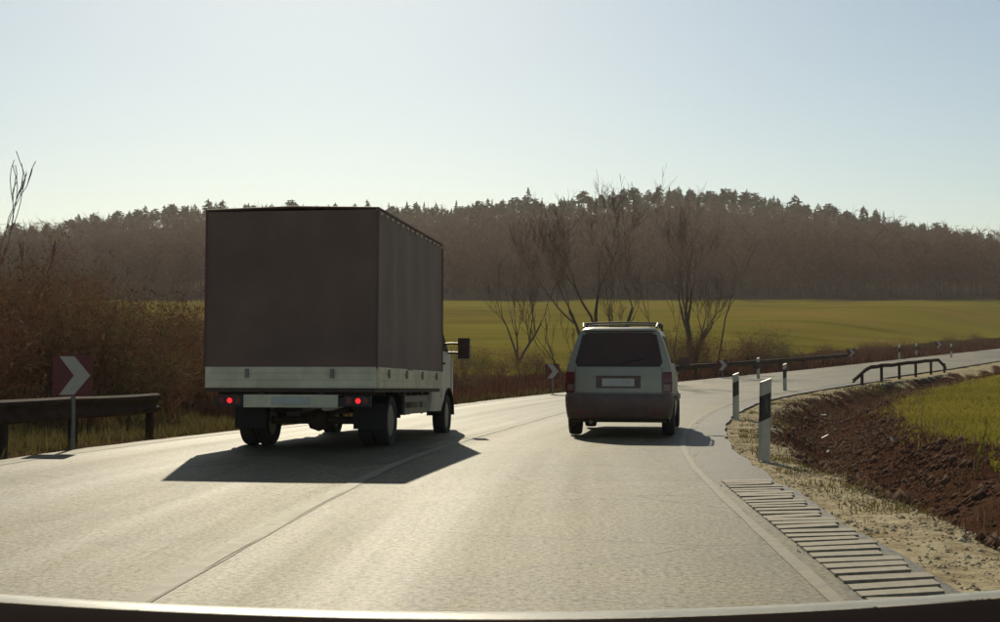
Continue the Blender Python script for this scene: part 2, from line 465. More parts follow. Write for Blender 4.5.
bp = N.new("ShaderNodeBump"); bp.inputs["Strength"].default_value = .9; bp.inputs["Distance"].default_value = .04
L.new(nf.outputs["Fac"], bp.inputs["Height"]); L.new(bp.outputs["Normal"], P.inputs["Normal"])

go = np_mesh('ground', np.c_[GX.ravel(), GY.ravel(), GZ.ravel()], GF, gm, smooth=True)
tag(go, kind='structure')
x_, y_, t_ = GX.ravel(), GY.ravel(), GT.ravel()
nn = vnoise(x_, y_, .35, 1)
g_ = ((t_ > 3.3) & (t_ < 4.95 + (nn - .5) * .7)) * 1.0
te_ = t_ + extra(y_)
g_ = np.maximum(g_, ((te_ < -3.3) & (te_ > -4.05)) * .8)
f_ = (t_ > 7.3 + (nn - .5) * .7) * 1.0
oy = y_ + .25 * x_
f_ = np.maximum(f_, ((t_ < -9 - 4 * (nn - .5)) & (oy > 52) & (y_ < 259)) * 1.0)
b_ = ((t_ < -10) & (y_ >= 256)) * 1.0
ca = go.data.color_attributes.new("zone", 'FLOAT_COLOR', 'POINT')
ca.data.foreach_set("color", np.c_[g_, f_, b_, np.ones_like(g_)].astype(np.float32).ravel())

# ------------------------------------------------------------------ road, shoulder, markings
def strip(name, s0, s1, ts, dz, m, ds=.5, wob=0.0, seed=1, left=0):
    ss = np.arange(s0, s1, ds); ts = np.asarray(ts, float)
    cx, cy = np.interp(ss, RS, RC[:, 0]), np.interp(ss, RS, RC[:, 1])
    nx_, ny_ = np.interp(ss, RS, RN[:, 0]), np.interp(ss, RS, RN[:, 1]); zz = np.interp(ss, RS, RZ)
    T = np.repeat(ts[None], len(ss), 0)
    if left: T[:, :left] -= extra(cy)[:, None]
    if wob:
        T[:, 0] += (vnoise(ss, ss*0, 1.7, seed) - .5) * wob; T[:, -1] += (vnoise(ss, ss*0, 1.9, seed + 5) - .5) * wob
    V = np.stack([cx[:, None] + nx_[:, None]*T, cy[:, None] + ny_[:, None]*T, zz[:, None] + dz + 0*T], -1)
    a, b = V.shape[:2]
    i = (np.arange(a - 1)[:, None]*b + np.arange(b - 1)[None]).ravel()
    F = np.c_[i, i + 1, i + 1 + b, i + b]
    o = np_mesh(name, V.reshape(-1, 3), F, m, smooth=True)
    uv = np.stack([np.repeat(ss[:, None], b, 1), T], -1).reshape(-1, 2)[F.ravel()]
    o.data.uv_layers.new(name='UVMap').data.foreach_set('uv', uv.astype(np.float32).ravel())
    return o
ROAD_END = float(RS[-1]) - 200
o = strip('road', 0, ROAD_END, [-3.75, -3.4, -1.7, 0, 1.7, 3.45], 0, M['asphalt'], wob=.12, seed=3, left=2); tag(o, kind='structure')
o = strip('road_shoulder', 0, s_of_y(62), [3.40, 3.75, 4.02], -.004, M['shoulder'], wob=.12, seed=21); tag(o, kind='structure')
o = strip('edge_line', 0, ROAD_END, [3.30, 3.37], .004, M['line'], wob=.03, seed=4); tag(o, kind='structure')
o = strip('edge_line', 0, ROAD_END, [-3.46, -3.34], .004, M['line'], wob=.03, seed=9, left=2); tag(o, kind='structure')
o = strip('centre_line', 0, ROAD_END, [-.07, .05], .004, M['line'], wob=.03, seed=11); tag(o, kind='structure')
o = strip('road_seam', 0, ROAD_END, [.055, .075], .004, M['seam'], wob=.02, seed=12); tag(o, kind='structure')

# transverse slabs in the shoulder
gut = tag(bpy.data.objects.new('slab_strip', None), kind='structure'); COL.objects.link(gut)
slab_me = None
ss0, ss1 = s_of_y(5.2), s_of_y(13.6)
k = 0; q = ss0
while q < ss1:
    p, n, z = road_at(q)
    wd = .47 + .04 * math.sin(k * 2.1)
    if slab_me is None:
        bm = bmesh.new(); add_prism(bm, [(-.5, -.072 - .075), (.5, -.072 + .075), (.5, .072 + .075), (-.5, .072 - .075)], lambda a, b, d: Vector((a, b, d)), -.02, .02)
        s_o = obj('slab', bm, M['slab'], gut, bevel=.012, seg=1); slab_me = s_o.data
    else:
        s_o = bpy.data.objects.new('slab', slab_me); COL.objects.link(s_o); s_o.parent = gut
    c = p + n * (3.47 + wd / 2)
    s_o.location = (c[0], c[1], z - .008 + .003 * math.sin(k * 1.3)); s_o.scale = (wd, 1, 1)
    s_o.rotation_euler = (random.uniform(-.02, .02), random.uniform(-.015, .015), math.atan2(n[1], n[0]) + random.uniform(-.03, .03))
    q += .225 + .010 * math.sin(k * 3.7); k += 1

# ------------------------------------------------------------------ blade / twig fields (numpy)
def blades(name, X, Y, h, w, m, lean=.5, zoff=-.02, label=None, Z=None, wind=(0, 0)):
    n = len(X); Z = ground_z(X, Y) + zoff if Z is None else Z
    a = rng.uniform(0, 2*math.pi, n); d = rng.uniform(0, 2*math.pi, n); ln = rng.uniform(0, lean, n)
    wx, wy = np.cos(a)*w/2, np.sin(a)*w/2
    V = np.empty((n, 3, 3))
    V[:, 0] = np.c_[X - wx, Y - wy, Z]; V[:, 1] = np.c_[X + wx, Y + wy, Z]
    V[:, 2] = np.c_[X + (np.cos(d)*ln + wind[0])*h, Y + (np.sin(d)*ln + wind[1])*h, Z + h*np.sqrt(np.maximum(.15, 1 - ln**2))]
    o = np_mesh(name, V.reshape(-1, 3), np.arange(3*n).reshape(n, 3), m)
    return tag(o, label=label, kind='stuff')

def st_scatter(n, s0, s1, t0, t1, pw=1.0):
    s = s0 + (s1 - s0) * rng.random(n)**pw; t = rng.uniform(t0, t1, n)
    x = np.interp(s, RS, RC[:, 0]) + np.interp(s, RS, RN[:, 0])*t
    y = np.interp(s, RS, RC[:, 1]) + np.interp(s, RS, RN[:, 1])*t
    return x, y, s, t

# crop on the inner field
x, y, s, t = st_scatter(150000, s_of_y(9), s_of_y(110), 6.9, 40, 1.3)
keep = t > 7.1 + (vnoise(x, y, .35, 1) - .5)*.8; keep &= rng.random(len(x)) < np.clip(22 / np.maximum(y, 8), .15, 1)*np.clip(vnoise(x, y, .9, 51)*1.6 + .15 + (t - 7.6)*.5, .05, 1)
x, y = x[keep], y[keep]
blades('field_crop', x, y, rng.uniform(.05, .13, len(x)), .018 + .0009*y, M['crop'], .6)
# dead weeds in the ditch
x, y, s, t = st_scatter(120000, s_of_y(5), s_of_y(70), 4.7, 7.7, 1.4)
dens = np.clip((t - 4.7)/.6, 0, 1) * np.clip((7.9 - t)/.5, 0, 1)*(.25 + 1.1*vnoise(x, y, 1.1, 8))
keep = rng.random(len(x)) < dens*.35*np.clip(vnoise(x, y, .6, 33)*2 - .4, 0, 1); x, y, t = x[keep], y[keep], t[keep]
h = rng.uniform(.03, .13, len(x))*(.5 + vnoise(x, y, .9, 4)); h *= np.where(rng.random(len(x)) < .03, 2.2, 1)
blades('dead_weeds', x, y, h, .012 + .0008*y, M['redweed'], 1.0)
x, y, s, t = st_scatter(90000, s_of_y(4.5), s_of_y(24), 4.7, 7.6, 1.0)
keep = rng.random(len(x)) < np.clip((t - 4.7)/.5, 0, 1)*np.clip(vnoise(x, y, 1.3, 18)*1.6 - .5, 0, 1)*.5; x, y = x[keep], y[keep]
blades('dead_weeds', x, y, rng.uniform(.02, .09, len(x)), .008 + .0005*y, M['redweed'], 1.3)
# dry grass tufts on the verge edge
x, y, s, t = st_scatter(42000, s_of_y(4.5), s_of_y(60), 4.25, 5.3, 1.3)
keep = rng.random(len(x)) < np.clip(vnoise(x, y, 1.4, 12)*1.5 - .65, 0, 1); x, y = x[keep], y[keep]
blades('verge_grass', x, y, rng.uniform(.03, .11, len(x)), .010 + .0006*y, M['vergegrass'], 1.0)
# left verge and bank
x, y, s, t = st_scatter(90000, s_of_y(8), s_of_y(52), -13, -4.0, 1.0)
keep = rng.random(len(x)) < np.clip((-t - extra(y) - 3.9)/.5, 0, 1)*(.3 + vnoise(x, y, .8, 5)); x, y, t = x[keep], y[keep], t[keep]
blades('verge_grass', x, y, rng.uniform(.06, .3, len(x)), .02 + .0006*y, M['vergegrass'], .9)
# outer verge beyond the bend: brown dead growth
x, y, s, t = st_scatter(90000, s_of_y(30), s_of_y(150), -11, -4.1, 1.2)
keep = rng.random(len(x)) < np.clip((-t - 4.0)/.8, 0, 1)*(.35 + vnoise(x, y, .5, 6)); x, y, t = x[keep], y[keep], t[keep]
blades('dead_grass', x, y, rng.uniform(.12, .55, len(x))*(.6 + .8*vnoise(x, y, .3, 9)), .03 + .0009*y, M['redweed'], .8)
x = rng.uniform(-60, 60, 40000); y = 46 + 60*rng.random(40000)**1.5
s, t, _ = road_st(x, y); keep = (t < -8) & (rng.random(40000) < np.clip((98 - y)/40, 0, 1)*(.2 + vnoise(x, y, .25, 31))) & (np.abs(x) < .45*y + 8); x, y = x[keep], y[keep]
blades('meadow_grass', x, y, rng.uniform(.05, .2, len(x)), .03 + .0007*y, M['meadow'], .8)
x, y, s, t = st_scatter(16000, s_of_y(6), s_of_y(60), 4.7, 8.3, 1.4)
keep = rng.random(len(x)) < np.clip(vnoise(x, y, .7, 61)*1.5 - .45, 0, 1) + .5*np.exp(-((t - 7.4)/.25)**2); x, y = x[keep], y[keep]
blades('dead_grass', x, y, rng.uniform(.05, .24, len(x)), .008 + .0005*y, M['drygrass'], 1.0)
# clods of bare earth in the ditch, then gravel stones
def lumps(name, x, y, r_, m, sink):
    n = len(x); z = ground_z(x, y)
    base = np.array([(1, 0, -.2), (0, 1, -.1), (-1, 0, -.25), (0, -1, -.15), (.1, .1, .8), (0, 0, -.6)])
    V = base[None]*r_[:, None, None]*rng.uniform(.6, 1.3, (n, 6, 1)) + np.stack([x, y, z + r_*sink], -1)[:, None]
    fb = np.array([(0, 1, 4), (1, 2, 4), (2, 3, 4), (3, 0, 4), (1, 0, 5), (2, 1, 5), (3, 2, 5), (0, 3, 5)])
    F = (fb[None] + 6*np.arange(n)[:, None, None]).reshape(-1, 3)
    return tag(np_mesh(name, V.reshape(-1, 3), F, m), kind='stuff')
x, y, s, t = st_scatter(30000, s_of_y(5), s_of_y(50), 4.8, 7.5, 1.5)
keep = rng.random(len(x)) < np.clip(vnoise(x, y, 1.1, 41)*1.5 - .2, 0, 1); x, y = x[keep], y[keep]
lumps('earth_clods', x, y, rng.gamma(1.6, .014, len(x)) + .008, M['earth'], .1)
x, y, s, t = st_scatter(20000, s_of_y(5), s_of_y(45), 4.0, 5.2, 1.6)
keep = rng.random(len(x)) < (.25 + vnoise(x, y, 2, 15))*np.clip((5.3 - t)/.4, 0, 1); x, y = x[keep], y[keep]
lumps('gravel', x, y, rng.gamma(1.1, .0055, len(x)) + .003, M['stone'], .05)

# ------------------------------------------------------------------ bare trees
def branch_paths(r, p, d, length, rad, depth, out, spread=.6, up=.25, kids=3, wig=.18, segs=5):
    pts = [p.copy()]; rs = [rad]; dd = d.copy()
    for i in range(segs):
        dd = (dd + Vector((r.uniform(-wig, wig), r.uniform(-wig, wig), r.uniform(-wig, wig) + up*.12))).normalized()
        pts.append(pts[-1] + dd * length/segs); rs.append(rad*(1 - .62*(i + 1)/segs))
    out.append((depth, pts, rs))
    if depth <= 0: return
    nk = kids + (1 if r.random() < .4 else 0)
    for k in range(nk):
        f = r.uniform(.35, 1.0) if k else 1.0
        i = min(segs, max(1, int(round(f*segs))))
        a = r.uniform(0, 2*math.pi); u = Vector((math.cos(a), math.sin(a), r.uniform(-.1, .6)))
        nd = (dd*(1 - spread*.35) + u*spread*r.uniform(.5, 1.1) + Vector((0, 0, up))).normalized()
        branch_paths(r, pts[i], nd, length*r.uniform(.5, .78), rs[i]*r.uniform(.55, .8), depth - 1, out, spread, up, kids, wig*1.1, max(3, segs - 1))

def tree(name, label, loc, stems, height, rad, depth=4, seed=1, spread=.6, up=.25, kids=3, group=None, tw=None, minr=.006, cat='tree', split=1):
    r = random.Random(seed); t = thing(name, label, cat, loc, (0, 0, 0), group)
    out = []
    for (dx, dy, lx, ly, f) in stems:
        branch_paths(r, Vector((dx, dy, -.1)), Vector((lx, ly, 1)).normalized(), height*f, rad*f, depth, out, spread, up, kids)
    b1, b2 = bmesh.new(), bmesh.new()
    for d, pts, rs in out:
        rs = [max(q, minr) for q in rs]
        if d > depth - split: add_tube(b1, pts, rs, 7)
        else: add_tube(b2, pts, rs, 5 if d > depth - 2 else 3, cap=False)
    obj('trunk', b1, M['bark'], t); obj('crown', b2, tw or M['twig'], t)
    return t

x, y, z = at(598, 61)
tree('bare_tree', 'tall bare many stemmed tree behind the silver van rising above the wooded ridge', (x, y, z),
     [(-.15, 0, -.22, 0, .95), (.1, .1, -.05, .1, 1.1), (.35, -.1, .14, -.05, 1.0)], 3.6, .13, 5, 12, .62, .26, 3, minr=.006)
x, y, z = at(518, 82)
tree('bare_tree', 'small bare V shaped tree alone in the field between truck and van', (x, y, z),
     [(0, 0, -.38, 0, .9), (.05, 0, .25, 0, 1.05), (0, .1, -.05, .2, .8)], 3.2, .09, 3, 23, .5, .3, 3, minr=.014)
x, y, z = at(690, 72)
tree('bare_tree', 'thick trunked bare tree with brown scrub round its foot just right of the silver van', (x, y, z),
     [(0, 0, .02, 0, 1.15), (.12, .1, .16, .1, .9)], 2.9, .2, 5, 38, .5, .28, 3, minr=.006)
x, y, z = at(718, 74)
tree('bare_tree', 'thin straight bare tree like a pole, rightmost of the trees beside the bend', (x, y, z),
     [(0, 0, .06, 0, 1.0)], 3.8, .07, 2, 41, .35, .4, 2, minr=.012)
x, y, z = at(668, 66)
tree('bare_tree', 'slender bare sapling between the van roof and the thick trunked tree', (x, y, z),
     [(0, 0, -.12, 0, 1.0), (.1, 0, .1, 0, .8)], 3.0, .055, 3, 43, .45, .35, 2, minr=.011)
x, y, z = at(566, 58)
tree('bare_tree', 'low bare sapling leaning left beside the left corner of the van roof', (x, y, z),
     [(0, 0, -.35, 0, 1.0), (0, .1, .1, 0, .75), (-.1, 0, -.6, .1, .7)], 1.7, .045, 3, 47, .5, .3, 2, minr=.011)
x, y, z = at(3, 30)
tree('bare_tree', 'pale bare sapling with long upright forks above the thicket at the left edge', (x, y, z),
     [(0, 0, .02, 0, 1.0), (.1, 0, .3, .1, .6)], 2.6, .05, 3, 59, .36, .55, 2, minr=.010)

# ------------------------------------------------------------------ shrubs
def shrub_mesh(seed, H, W, stems, per, leafn):
    """stems = arching ribbons, many twigs and clinging dead leaves; returns vertex and face arrays"""
    r = np.random.default_rng(seed); V = []; F = []; c = 0
    def rib(p, q, w):
        nonlocal c
        d = q - p; a = np.cross(d, r.normal(size=3)); a /= np.linalg.norm(a) + 1e-9
        V.extend([p - a*w, p + a*w, q + a*w*.4, q - a*w*.4]); F.append((c, c+1, c+2, c+3)); c += 4
    tips = []
    for i in range(stems):
        ang = r.uniform(0, 2*math.pi); out = r.uniform(.1, 1)**.7*W; top = H*r.uniform(.55, 1)*(1 - .35*(out/W)**2)
        p = np.array([r.normal()*.12*W, r.normal()*.12*W, -.1]); b = np.array([math.cos(ang)*out, math.sin(ang)*out, top])
        prev = p; pts = []
        for k in range(1, 6):
            u = k/5; q = p + (b - p)*np.array([u**1.4, u**1.4, u**.8]) + r.normal(size=3)*.04*H*u
            rib(prev, q, .012*(1.25 - u)*H/2.5 + .004); prev = q; pts.append(q)
        for k in range(per):
            q = pts[r.integers(1, 5)] + r.normal(size=3)*.03
            d = (b - p)/np.linalg.norm(b - p)*.5 + r.normal(size=3)*.55; e = q + d*r.uniform(.12, .38)*H*.45
            rib(q, e, .0055); tips.append(e)
            for _ in range(2):
                e2 = e + (d*.4 + r.normal(size=3)*.4)*.14*H; rib(q + (e - q)*r.uniform(.3, .9), e2, .004); tips.append(e2)
    tips = np.array(tips)
    for i in range(leafn):
        p = tips[r.integers(len(tips))] + r.normal(size=3)*.06*H; q = p + r.normal(size=3)*.05
        rib(p, q, .022)
    return np.array(V), np.array(F)

SHR = []
for i in range(5):
    V, F = shrub_mesh(100 + i, 3.0, 1.7, 42, 11, 900 if i != 2 else 300)
    SHR.append((V, F))
def shrub(name, label, x, y, sc, var, mt, rot=0, group=None, sxy=1.0, cat='shrub'):
    V, F = SHR[var % 5]
    key = (var % 5, mt.name)
    if key not in SHM:
        me = np_mesh('shrub_twigs', V, F, mt); d = me.data; bpy.data.objects.remove(me); SHM[key] = d
    o = bpy.data.objects.new(name, SHM[key]); COL.objects.link(o)
    o.location = (x, y, gz(x, y)); o.scale = (sc*sxy, sc*sxy, sc); o.rotation_euler = (0, 0, rot)
    return tag(o, label, cat, group)
SHM = {}
r = random.Random(5)
# thicket on the left bank
rows = [(24, -70, 260, 12, 1.0), (28, -40, 270, 12, 1.15), (33, -60, 330, 10, 1.3), (41, -40, 330, 9, 1.45), (50, -40, 420, 9, 1.3)]
k = 0
for D, p0, p1, n, sc in rows:
    for i in range(n):
        px = p0 + (p1 - p0)*(i + .5 + r.uniform(-.25, .25))/n
        X = (px - 500)/FPX*D; Y = D + r.uniform(-1.5, 1.5)
        s_, t__, _ = road_st([X], [Y])
        if t__[0] > -7.0 - extra(Y): continue
        yt = np.interp(px, [-60, 0, 50, 100, 150, 200, 260, 330, 420], [238, 246, 254, 266, 278, 288, 312, 332, 345]); hs = (1.15 + (360 - yt)/FPX*Y - gz(X, Y))/3.0
        sc_ = min(sc, hs)*r.uniform(.72, 1.02)
        if sc_ < .12: continue
        m_ = M['olivetwig'] if r.random() < (.12 if D < 30 else .4) else M['redtwig']
        shrub('bare_shrub', ('olive' if m_ is M['olivetwig'] else 'reddish') + ' brown leafless shrub in the thicket on the left bank', X, Y, sc_, k, m_, r.uniform(0, 6), 'shrubs of the left bank thicket', 1.0)
        k += 1
# low scrub along the outside of the bend and round the trees
for i in range(30):
    s_ = s_of_y(40) + (s_of_y(140) - s_of_y(40))*(i + r.uniform(.1, .9))/30
    p, n, z = road_at(s_); tt = -r.uniform(5.6, 9.0); q = p + n*tt
    shrub('low_shrub', 'low brown leafless scrub bush on the verge outside the bend', q[0], q[1], r.uniform(.28, .55), i, M['redtwig'] if r.random() < .7 else M['olivetwig'], r.uniform(0, 6), 'scrub bushes outside the bend', 1.5)
for px, D, sc in ((655, 68, .8), (672, 69, .75), (690, 70.5, .85), (704, 71, .7), (640, 66, .6), (745, 76, .75), (765, 79, .8), (785, 82, .6), (540, 66, .45), (480, 62, .5), (500, 60, .45), (465, 66, .5), (590, 60, .6), (620, 63, .6)):
    X = (px - 500)/FPX*D
    shrub('low_shrub', 'brown bush among the bare trees at the foot of the field beyond the bend', X, D, sc, int(px), M['redtwig'] if r.random() < .6 else M['olivetwig'], r.uniform(0, 6), 'bushes at the foot of the far field', 1.25)

# ------------------------------------------------------------------ wooded hill
def bare_far(seed, nb, nt):
    """bare tree of unit height out of thin ribbons"""
    r = np.random.default_rng(seed); V = []; F = []; c = 0
    def rib(p, q, w, w2):
        nonlocal c
        d = q - p; a = np.cross(d, np.array([r.normal(), r.normal(), .1])); a /= np.linalg.norm(a) + 1e-9
        V.extend([p - a*w, p + a*w, q + a*w2, q - a*w2]); F.append((c, c+1, c+2, c+3)); c += 4
    top = np.array([r.normal()*.03, r.normal()*.03, .9]); rib(np.zeros(3), top, .014, .004); rib(np.zeros(3), top, .014, .004)
    for i in range(nb):
        h = r.uniform(.22, .85); p = top*h/.9; ang = r.uniform(0, 6.28); ln = (.34 - .22*abs(h - .5))*r.uniform(.6, 1.1)
        q = p + np.array([math.cos(ang)*ln*.8, math.sin(ang)*ln*.8, ln*r.uniform(.5, 1.1)]); rib(p, q, .007, .003)
        for k in range(nt):
            a = p + (q - p)*r.uniform(.25, 1); b = a + (q - p)*.3*r.uniform(.4, 1.2) + r.normal(size=3)*.07; rib(a, b, .006, .002)
    return np.array(V), np.array(F)
def pine_far(seed, tiers, per, spread=.2, bare=.3, flat=.5):
    """conifer of unit height: trunk and drooping needle fans"""
    r = np.random.default_rng(seed); V = []; F = []; c = 0; MI = []
    for a in (0, 1.57):
        u = np.array([math.cos(a), math.sin(a), 0])*.014
        V.extend([-u, u, u*.3 + [0, 0, .96], -u*.3 + [0, 0, .96]]); F.append((c, c+1, c+2, c+3)); MI.append(1); c += 4
    for i in range(tiers):
        f = i/(tiers - 1); h = bare + (1 - bare - .05)*f; rad = spread*((1 - f)**flat)*r.uniform(.7, 1.2) + .015
        for k in range(per):
            ang = r.uniform(0, 6.28); d = np.array([math.cos(ang), math.sin(ang), 0]); n = np.array([-d[1], d[0], 0])
            rr = rad*r.uniform(.55, 1.15); w = rr*.42; p = np.array([0, 0, h]) + d*rr*.1
            V.extend([p + [0, 0, .03], p + d*rr*.6 + n*w + [0, 0, r.uniform(-.03, .03)], p + d*rr + [0, 0, r.uniform(-.05, .04)], p + d*rr*.6 - n*w + [0, 0, r.uniform(-.05, .02)]])
            F.append((c, c+1, c+2, c+3)); MI.append(0); c += 4
    V.extend([[-.012, 0, .9], [.012, 0, .9], [.002, .01, 1.0], [-.002, .01, 1.0]]); F.append((c, c+1, c+2, c+3)); MI.append(0)
    return np.array(V, float), np.array(F), np.array(MI)
def mass(name, protos, X, Y, Hs, mats, mis=None):
    Z = ground_z(X, Y); Vs = []; Fs = []; Ms = []; off = 0; pick = rng.integers(0, len(protos), len(X)); an = rng.uniform(0, 6.28, len(X))
    for j, pr in enumerate(protos):
        w = np.where(pick == j)[0]
        if not len(w): continue
        V, F = pr[0], pr[1]; c, s = np.cos(an[w])[:, None], np.sin(an[w])[:, None]; wd = rng.uniform(.85, 1.3, len(w))[:, None]*Hs[w][:, None]
        P_ = np.stack([(V[:, 0]*c - V[:, 1]*s)*wd + X[w][:, None], (V[:, 0]*s + V[:, 1]*c)*wd + Y[w][:, None], V[:, 2]*Hs[w][:, None] + Z[w][:, None] - .2], -1)
        Vs.append(P_.reshape(-1, 3)); Fs.append((F[None] + (np.arange(len(w))*len(V))[:, None, None] + off).reshape(-1, 4)); off += len(w)*len(V)
        if len(pr) > 2: Ms.append(np.tile(pr[2], len(w)))
    return tag(np_mesh(name, np.concatenate(Vs), np.concatenate(Fs), mats, mi=np.concatenate(Ms) if Ms else None), kind='stuff')
def wood_pts(y0, y1, step, jitter=.45):
    xs, ys = [], []
    yy = y0
    while yy < y1:
        half = .44*yy + 25; xx = -half
        while xx < half: xs.append(xx); ys.append(yy); xx += step
        yy += step
    X = np.array(xs) + rng.uniform(-jitter, jitter, len(xs))*step; Y = np.array(ys) + rng.uniform(-jitter, jitter, len(ys))*step
    s, t, _ = road_st(X, Y); k = t < -14
    return X[k], Y[k]
protoA = [bare_far(200 + i, 26, 8) for i in range(4)]
protoB = [bare_far(220 + i, 14, 5) for i in range(4)]
X, Y = wood_pts(258, 300, 4.2)
mass('woodland', protoA, X, Y, rng.uniform(7, 11, len(X)), [M['woodtwig']])
X, Y = wood_pts(300, 540, 6.4)
mass('woodland', protoB, X, Y, rng.uniform(8, 13, len(X))*(1 - .5*sm(420, 510, Y)), [M['woodtwig']])
protoP = [pine_far(300 + i, 13, 9, [.2, .15, .24, .17][i], [.3, .2, .5, .4][i], [.6, .9, .35, .6][i]) for i in range(4)]
X, Y = wood_pts(450, 570, 9); k = rng.random(len(X)) < np.clip((Y - 430)/130, .1, .9); X, Y = X[k], Y[k]
mass('pine_wood', protoP, X, Y, rng.uniform(6, 9, len(X)), [M['pine'], M['pine_bark']])
PM = []
for j, (V, F, mi) in enumerate(protoP):
    o = np_mesh('pine_tree', V, F, [M['pine'], M['pine_bark']], mi=mi); PM.append(o.data); bpy.data.objects.remove(o)
n_r = 270
for i in range(n_r):
    Y = 548 + r.uniform(-10, 12); X = -235 + 470*(i + r.uniform(.0, 1.0))/n_r
    o = bpy.data.objects.new('pine_tree', PM[i % 4]); COL.objects.link(o)
    h = r.choice([r.uniform(6, 9), r.uniform(8, 11.5)])*(1.25 if r.random() < .08 else 1)
    o.location = (X, Y, gz(X, Y) - .2); o.scale = (h*r.uniform(1.1, 2.0), h*r.uniform(1.1, 2.0), h); o.rotation_euler = (0, 0, r.uniform(0, 6))
    tag(o, 'dark pine standing on the skyline of the wooded hill', 'tree', 'pines along the ridge')

# ------------------------------------------------------------------ marker posts
def marker_post(label, x, y, rz=0.0, h=1.0, group='roadside marker posts'):
    t = thing('marker_post', label, 'marker post', (x, y, gz(x, y)), (0, 0, rz), group)
    w, d = .075, .05
    def sec(z0, z1, tilt0=0, tilt1=0):
        bm = bmesh.new()
        prof = [(-w, 0), (-w*.6, -d), (w*.6, -d), (w, 0), (w*.6, d), (-w*.6, d)]
        A = [bm.verts.new((a, b, z0 + tilt0*a/w)) for a, b in prof]; B = [bm.verts.new((a, b, z1 + tilt1*a/w)) for a, b in prof]
        bm.faces.new(A); bm.faces.new(B[::-1])
        for i in range(6): bm.faces.new((A[i], B[i], B[(i+1) % 6], A[(i+1) % 6]))
        return bm
    obj('body', sec(-.15, h*.52, 0, .035), M['post_white'], t, .006, 1)
    obj('black_band', sec(h*.52, h*.83, .035, .035), M['post_black'], t, .003, 1)
    obj('cap', sec(h*.83, h, .035, .03), M['post_white'], t, .008, 1)
    bm = bmesh.new(); add_box(bm, (0, -d - .004, h*.68), (.05, .008, .16)); obj('reflector', bm, M['reflector'], t, .003, 1)
    return t
def at_xy(px, D): return (px - 500)/FPX*D, D
marker_post('nearest marker post with a black band, on the gravel inside the bend', *at_xy(763, 16.8), .1).rotation_euler.y = .03
marker_post('second marker post on the inside of the bend, left of the nearest one', *at_xy(735.5, 30.2), .2)
marker_post('smaller marker post between the nearest post and the inner guard rail', *at_xy(784.5, 48), .3)
marker_post('distant marker post across the road just above the top of the nearest post', *at_xy(758, 61.5), .3)
for lab, px, D in (('left one of three far marker posts behind the inner guard rail', 899, 96), ('middle one of three far marker posts behind the inner guard rail', 916, 102), ('rightmost far marker post beside the end of the inner guard rail', 951, 98)):
    marker_post(lab, *at_xy(px, D), .5)

# ------------------------------------------------------------------ chevron boards
def chevron(label, x, y, rz, size=.5, bottom=.66, lean=0):
    t = thing('chevron_sign', label, 'road sign', (x, y, gz(x, y)), (0, lean, rz), 'chevron boards round the bend')
    bm = bmesh.new(); add_tube(bm, [(0, .03, -.2), (0, .03, bottom + size*.9)], .03, 10); obj('pole', bm, M['steel'], t)
    b = thing_part = None
    bm = bmesh.new(); add_box(bm, (0, 0, bottom + size/2), (size, .02, size)); bd = obj('board', bm, M['sign_red'], t, .006, 1)
    h = size*.47
    poly = [(-.70, 1), (.12, 1), (.99, 0), (.12, -1), (-.70, -1), (.10, 0)]
    bm = bmesh.new(); add_prism(bm, [(a*h, b_*h) for a, b_ in poly], lambda a, b_, d: Vector((a, d, bottom + size/2 + b_)), -.016, -.008)
    obj('arrow', bm, M['sign_white'], bd, smooth=False)
    return t
x, y = at_xy(73, 18.5)
chevron('large red chevron board with a pale arrow at the left guard rail', x, y, -.12, .55, .77)
x, y = at_xy(552, 45.5); chevron('small chevron board just left of the silver van across the road', x, y, -.3, .5, .55)
x, y = at_xy(722, 63); chevron('chevron board at the foot of the thin tree beside the start of the outer rail', x, y, -.5, .5, .40)
x, y = at_xy(851, 86); chevron('chevron board against the brown verge above the near end of the inner guard rail', x, y, -.55, .5, .50)
x, y = at_xy(938.5, 106); chevron('farthest chevron board, above the far end of the inner guard rail', x, y, -.6, .55, .55)

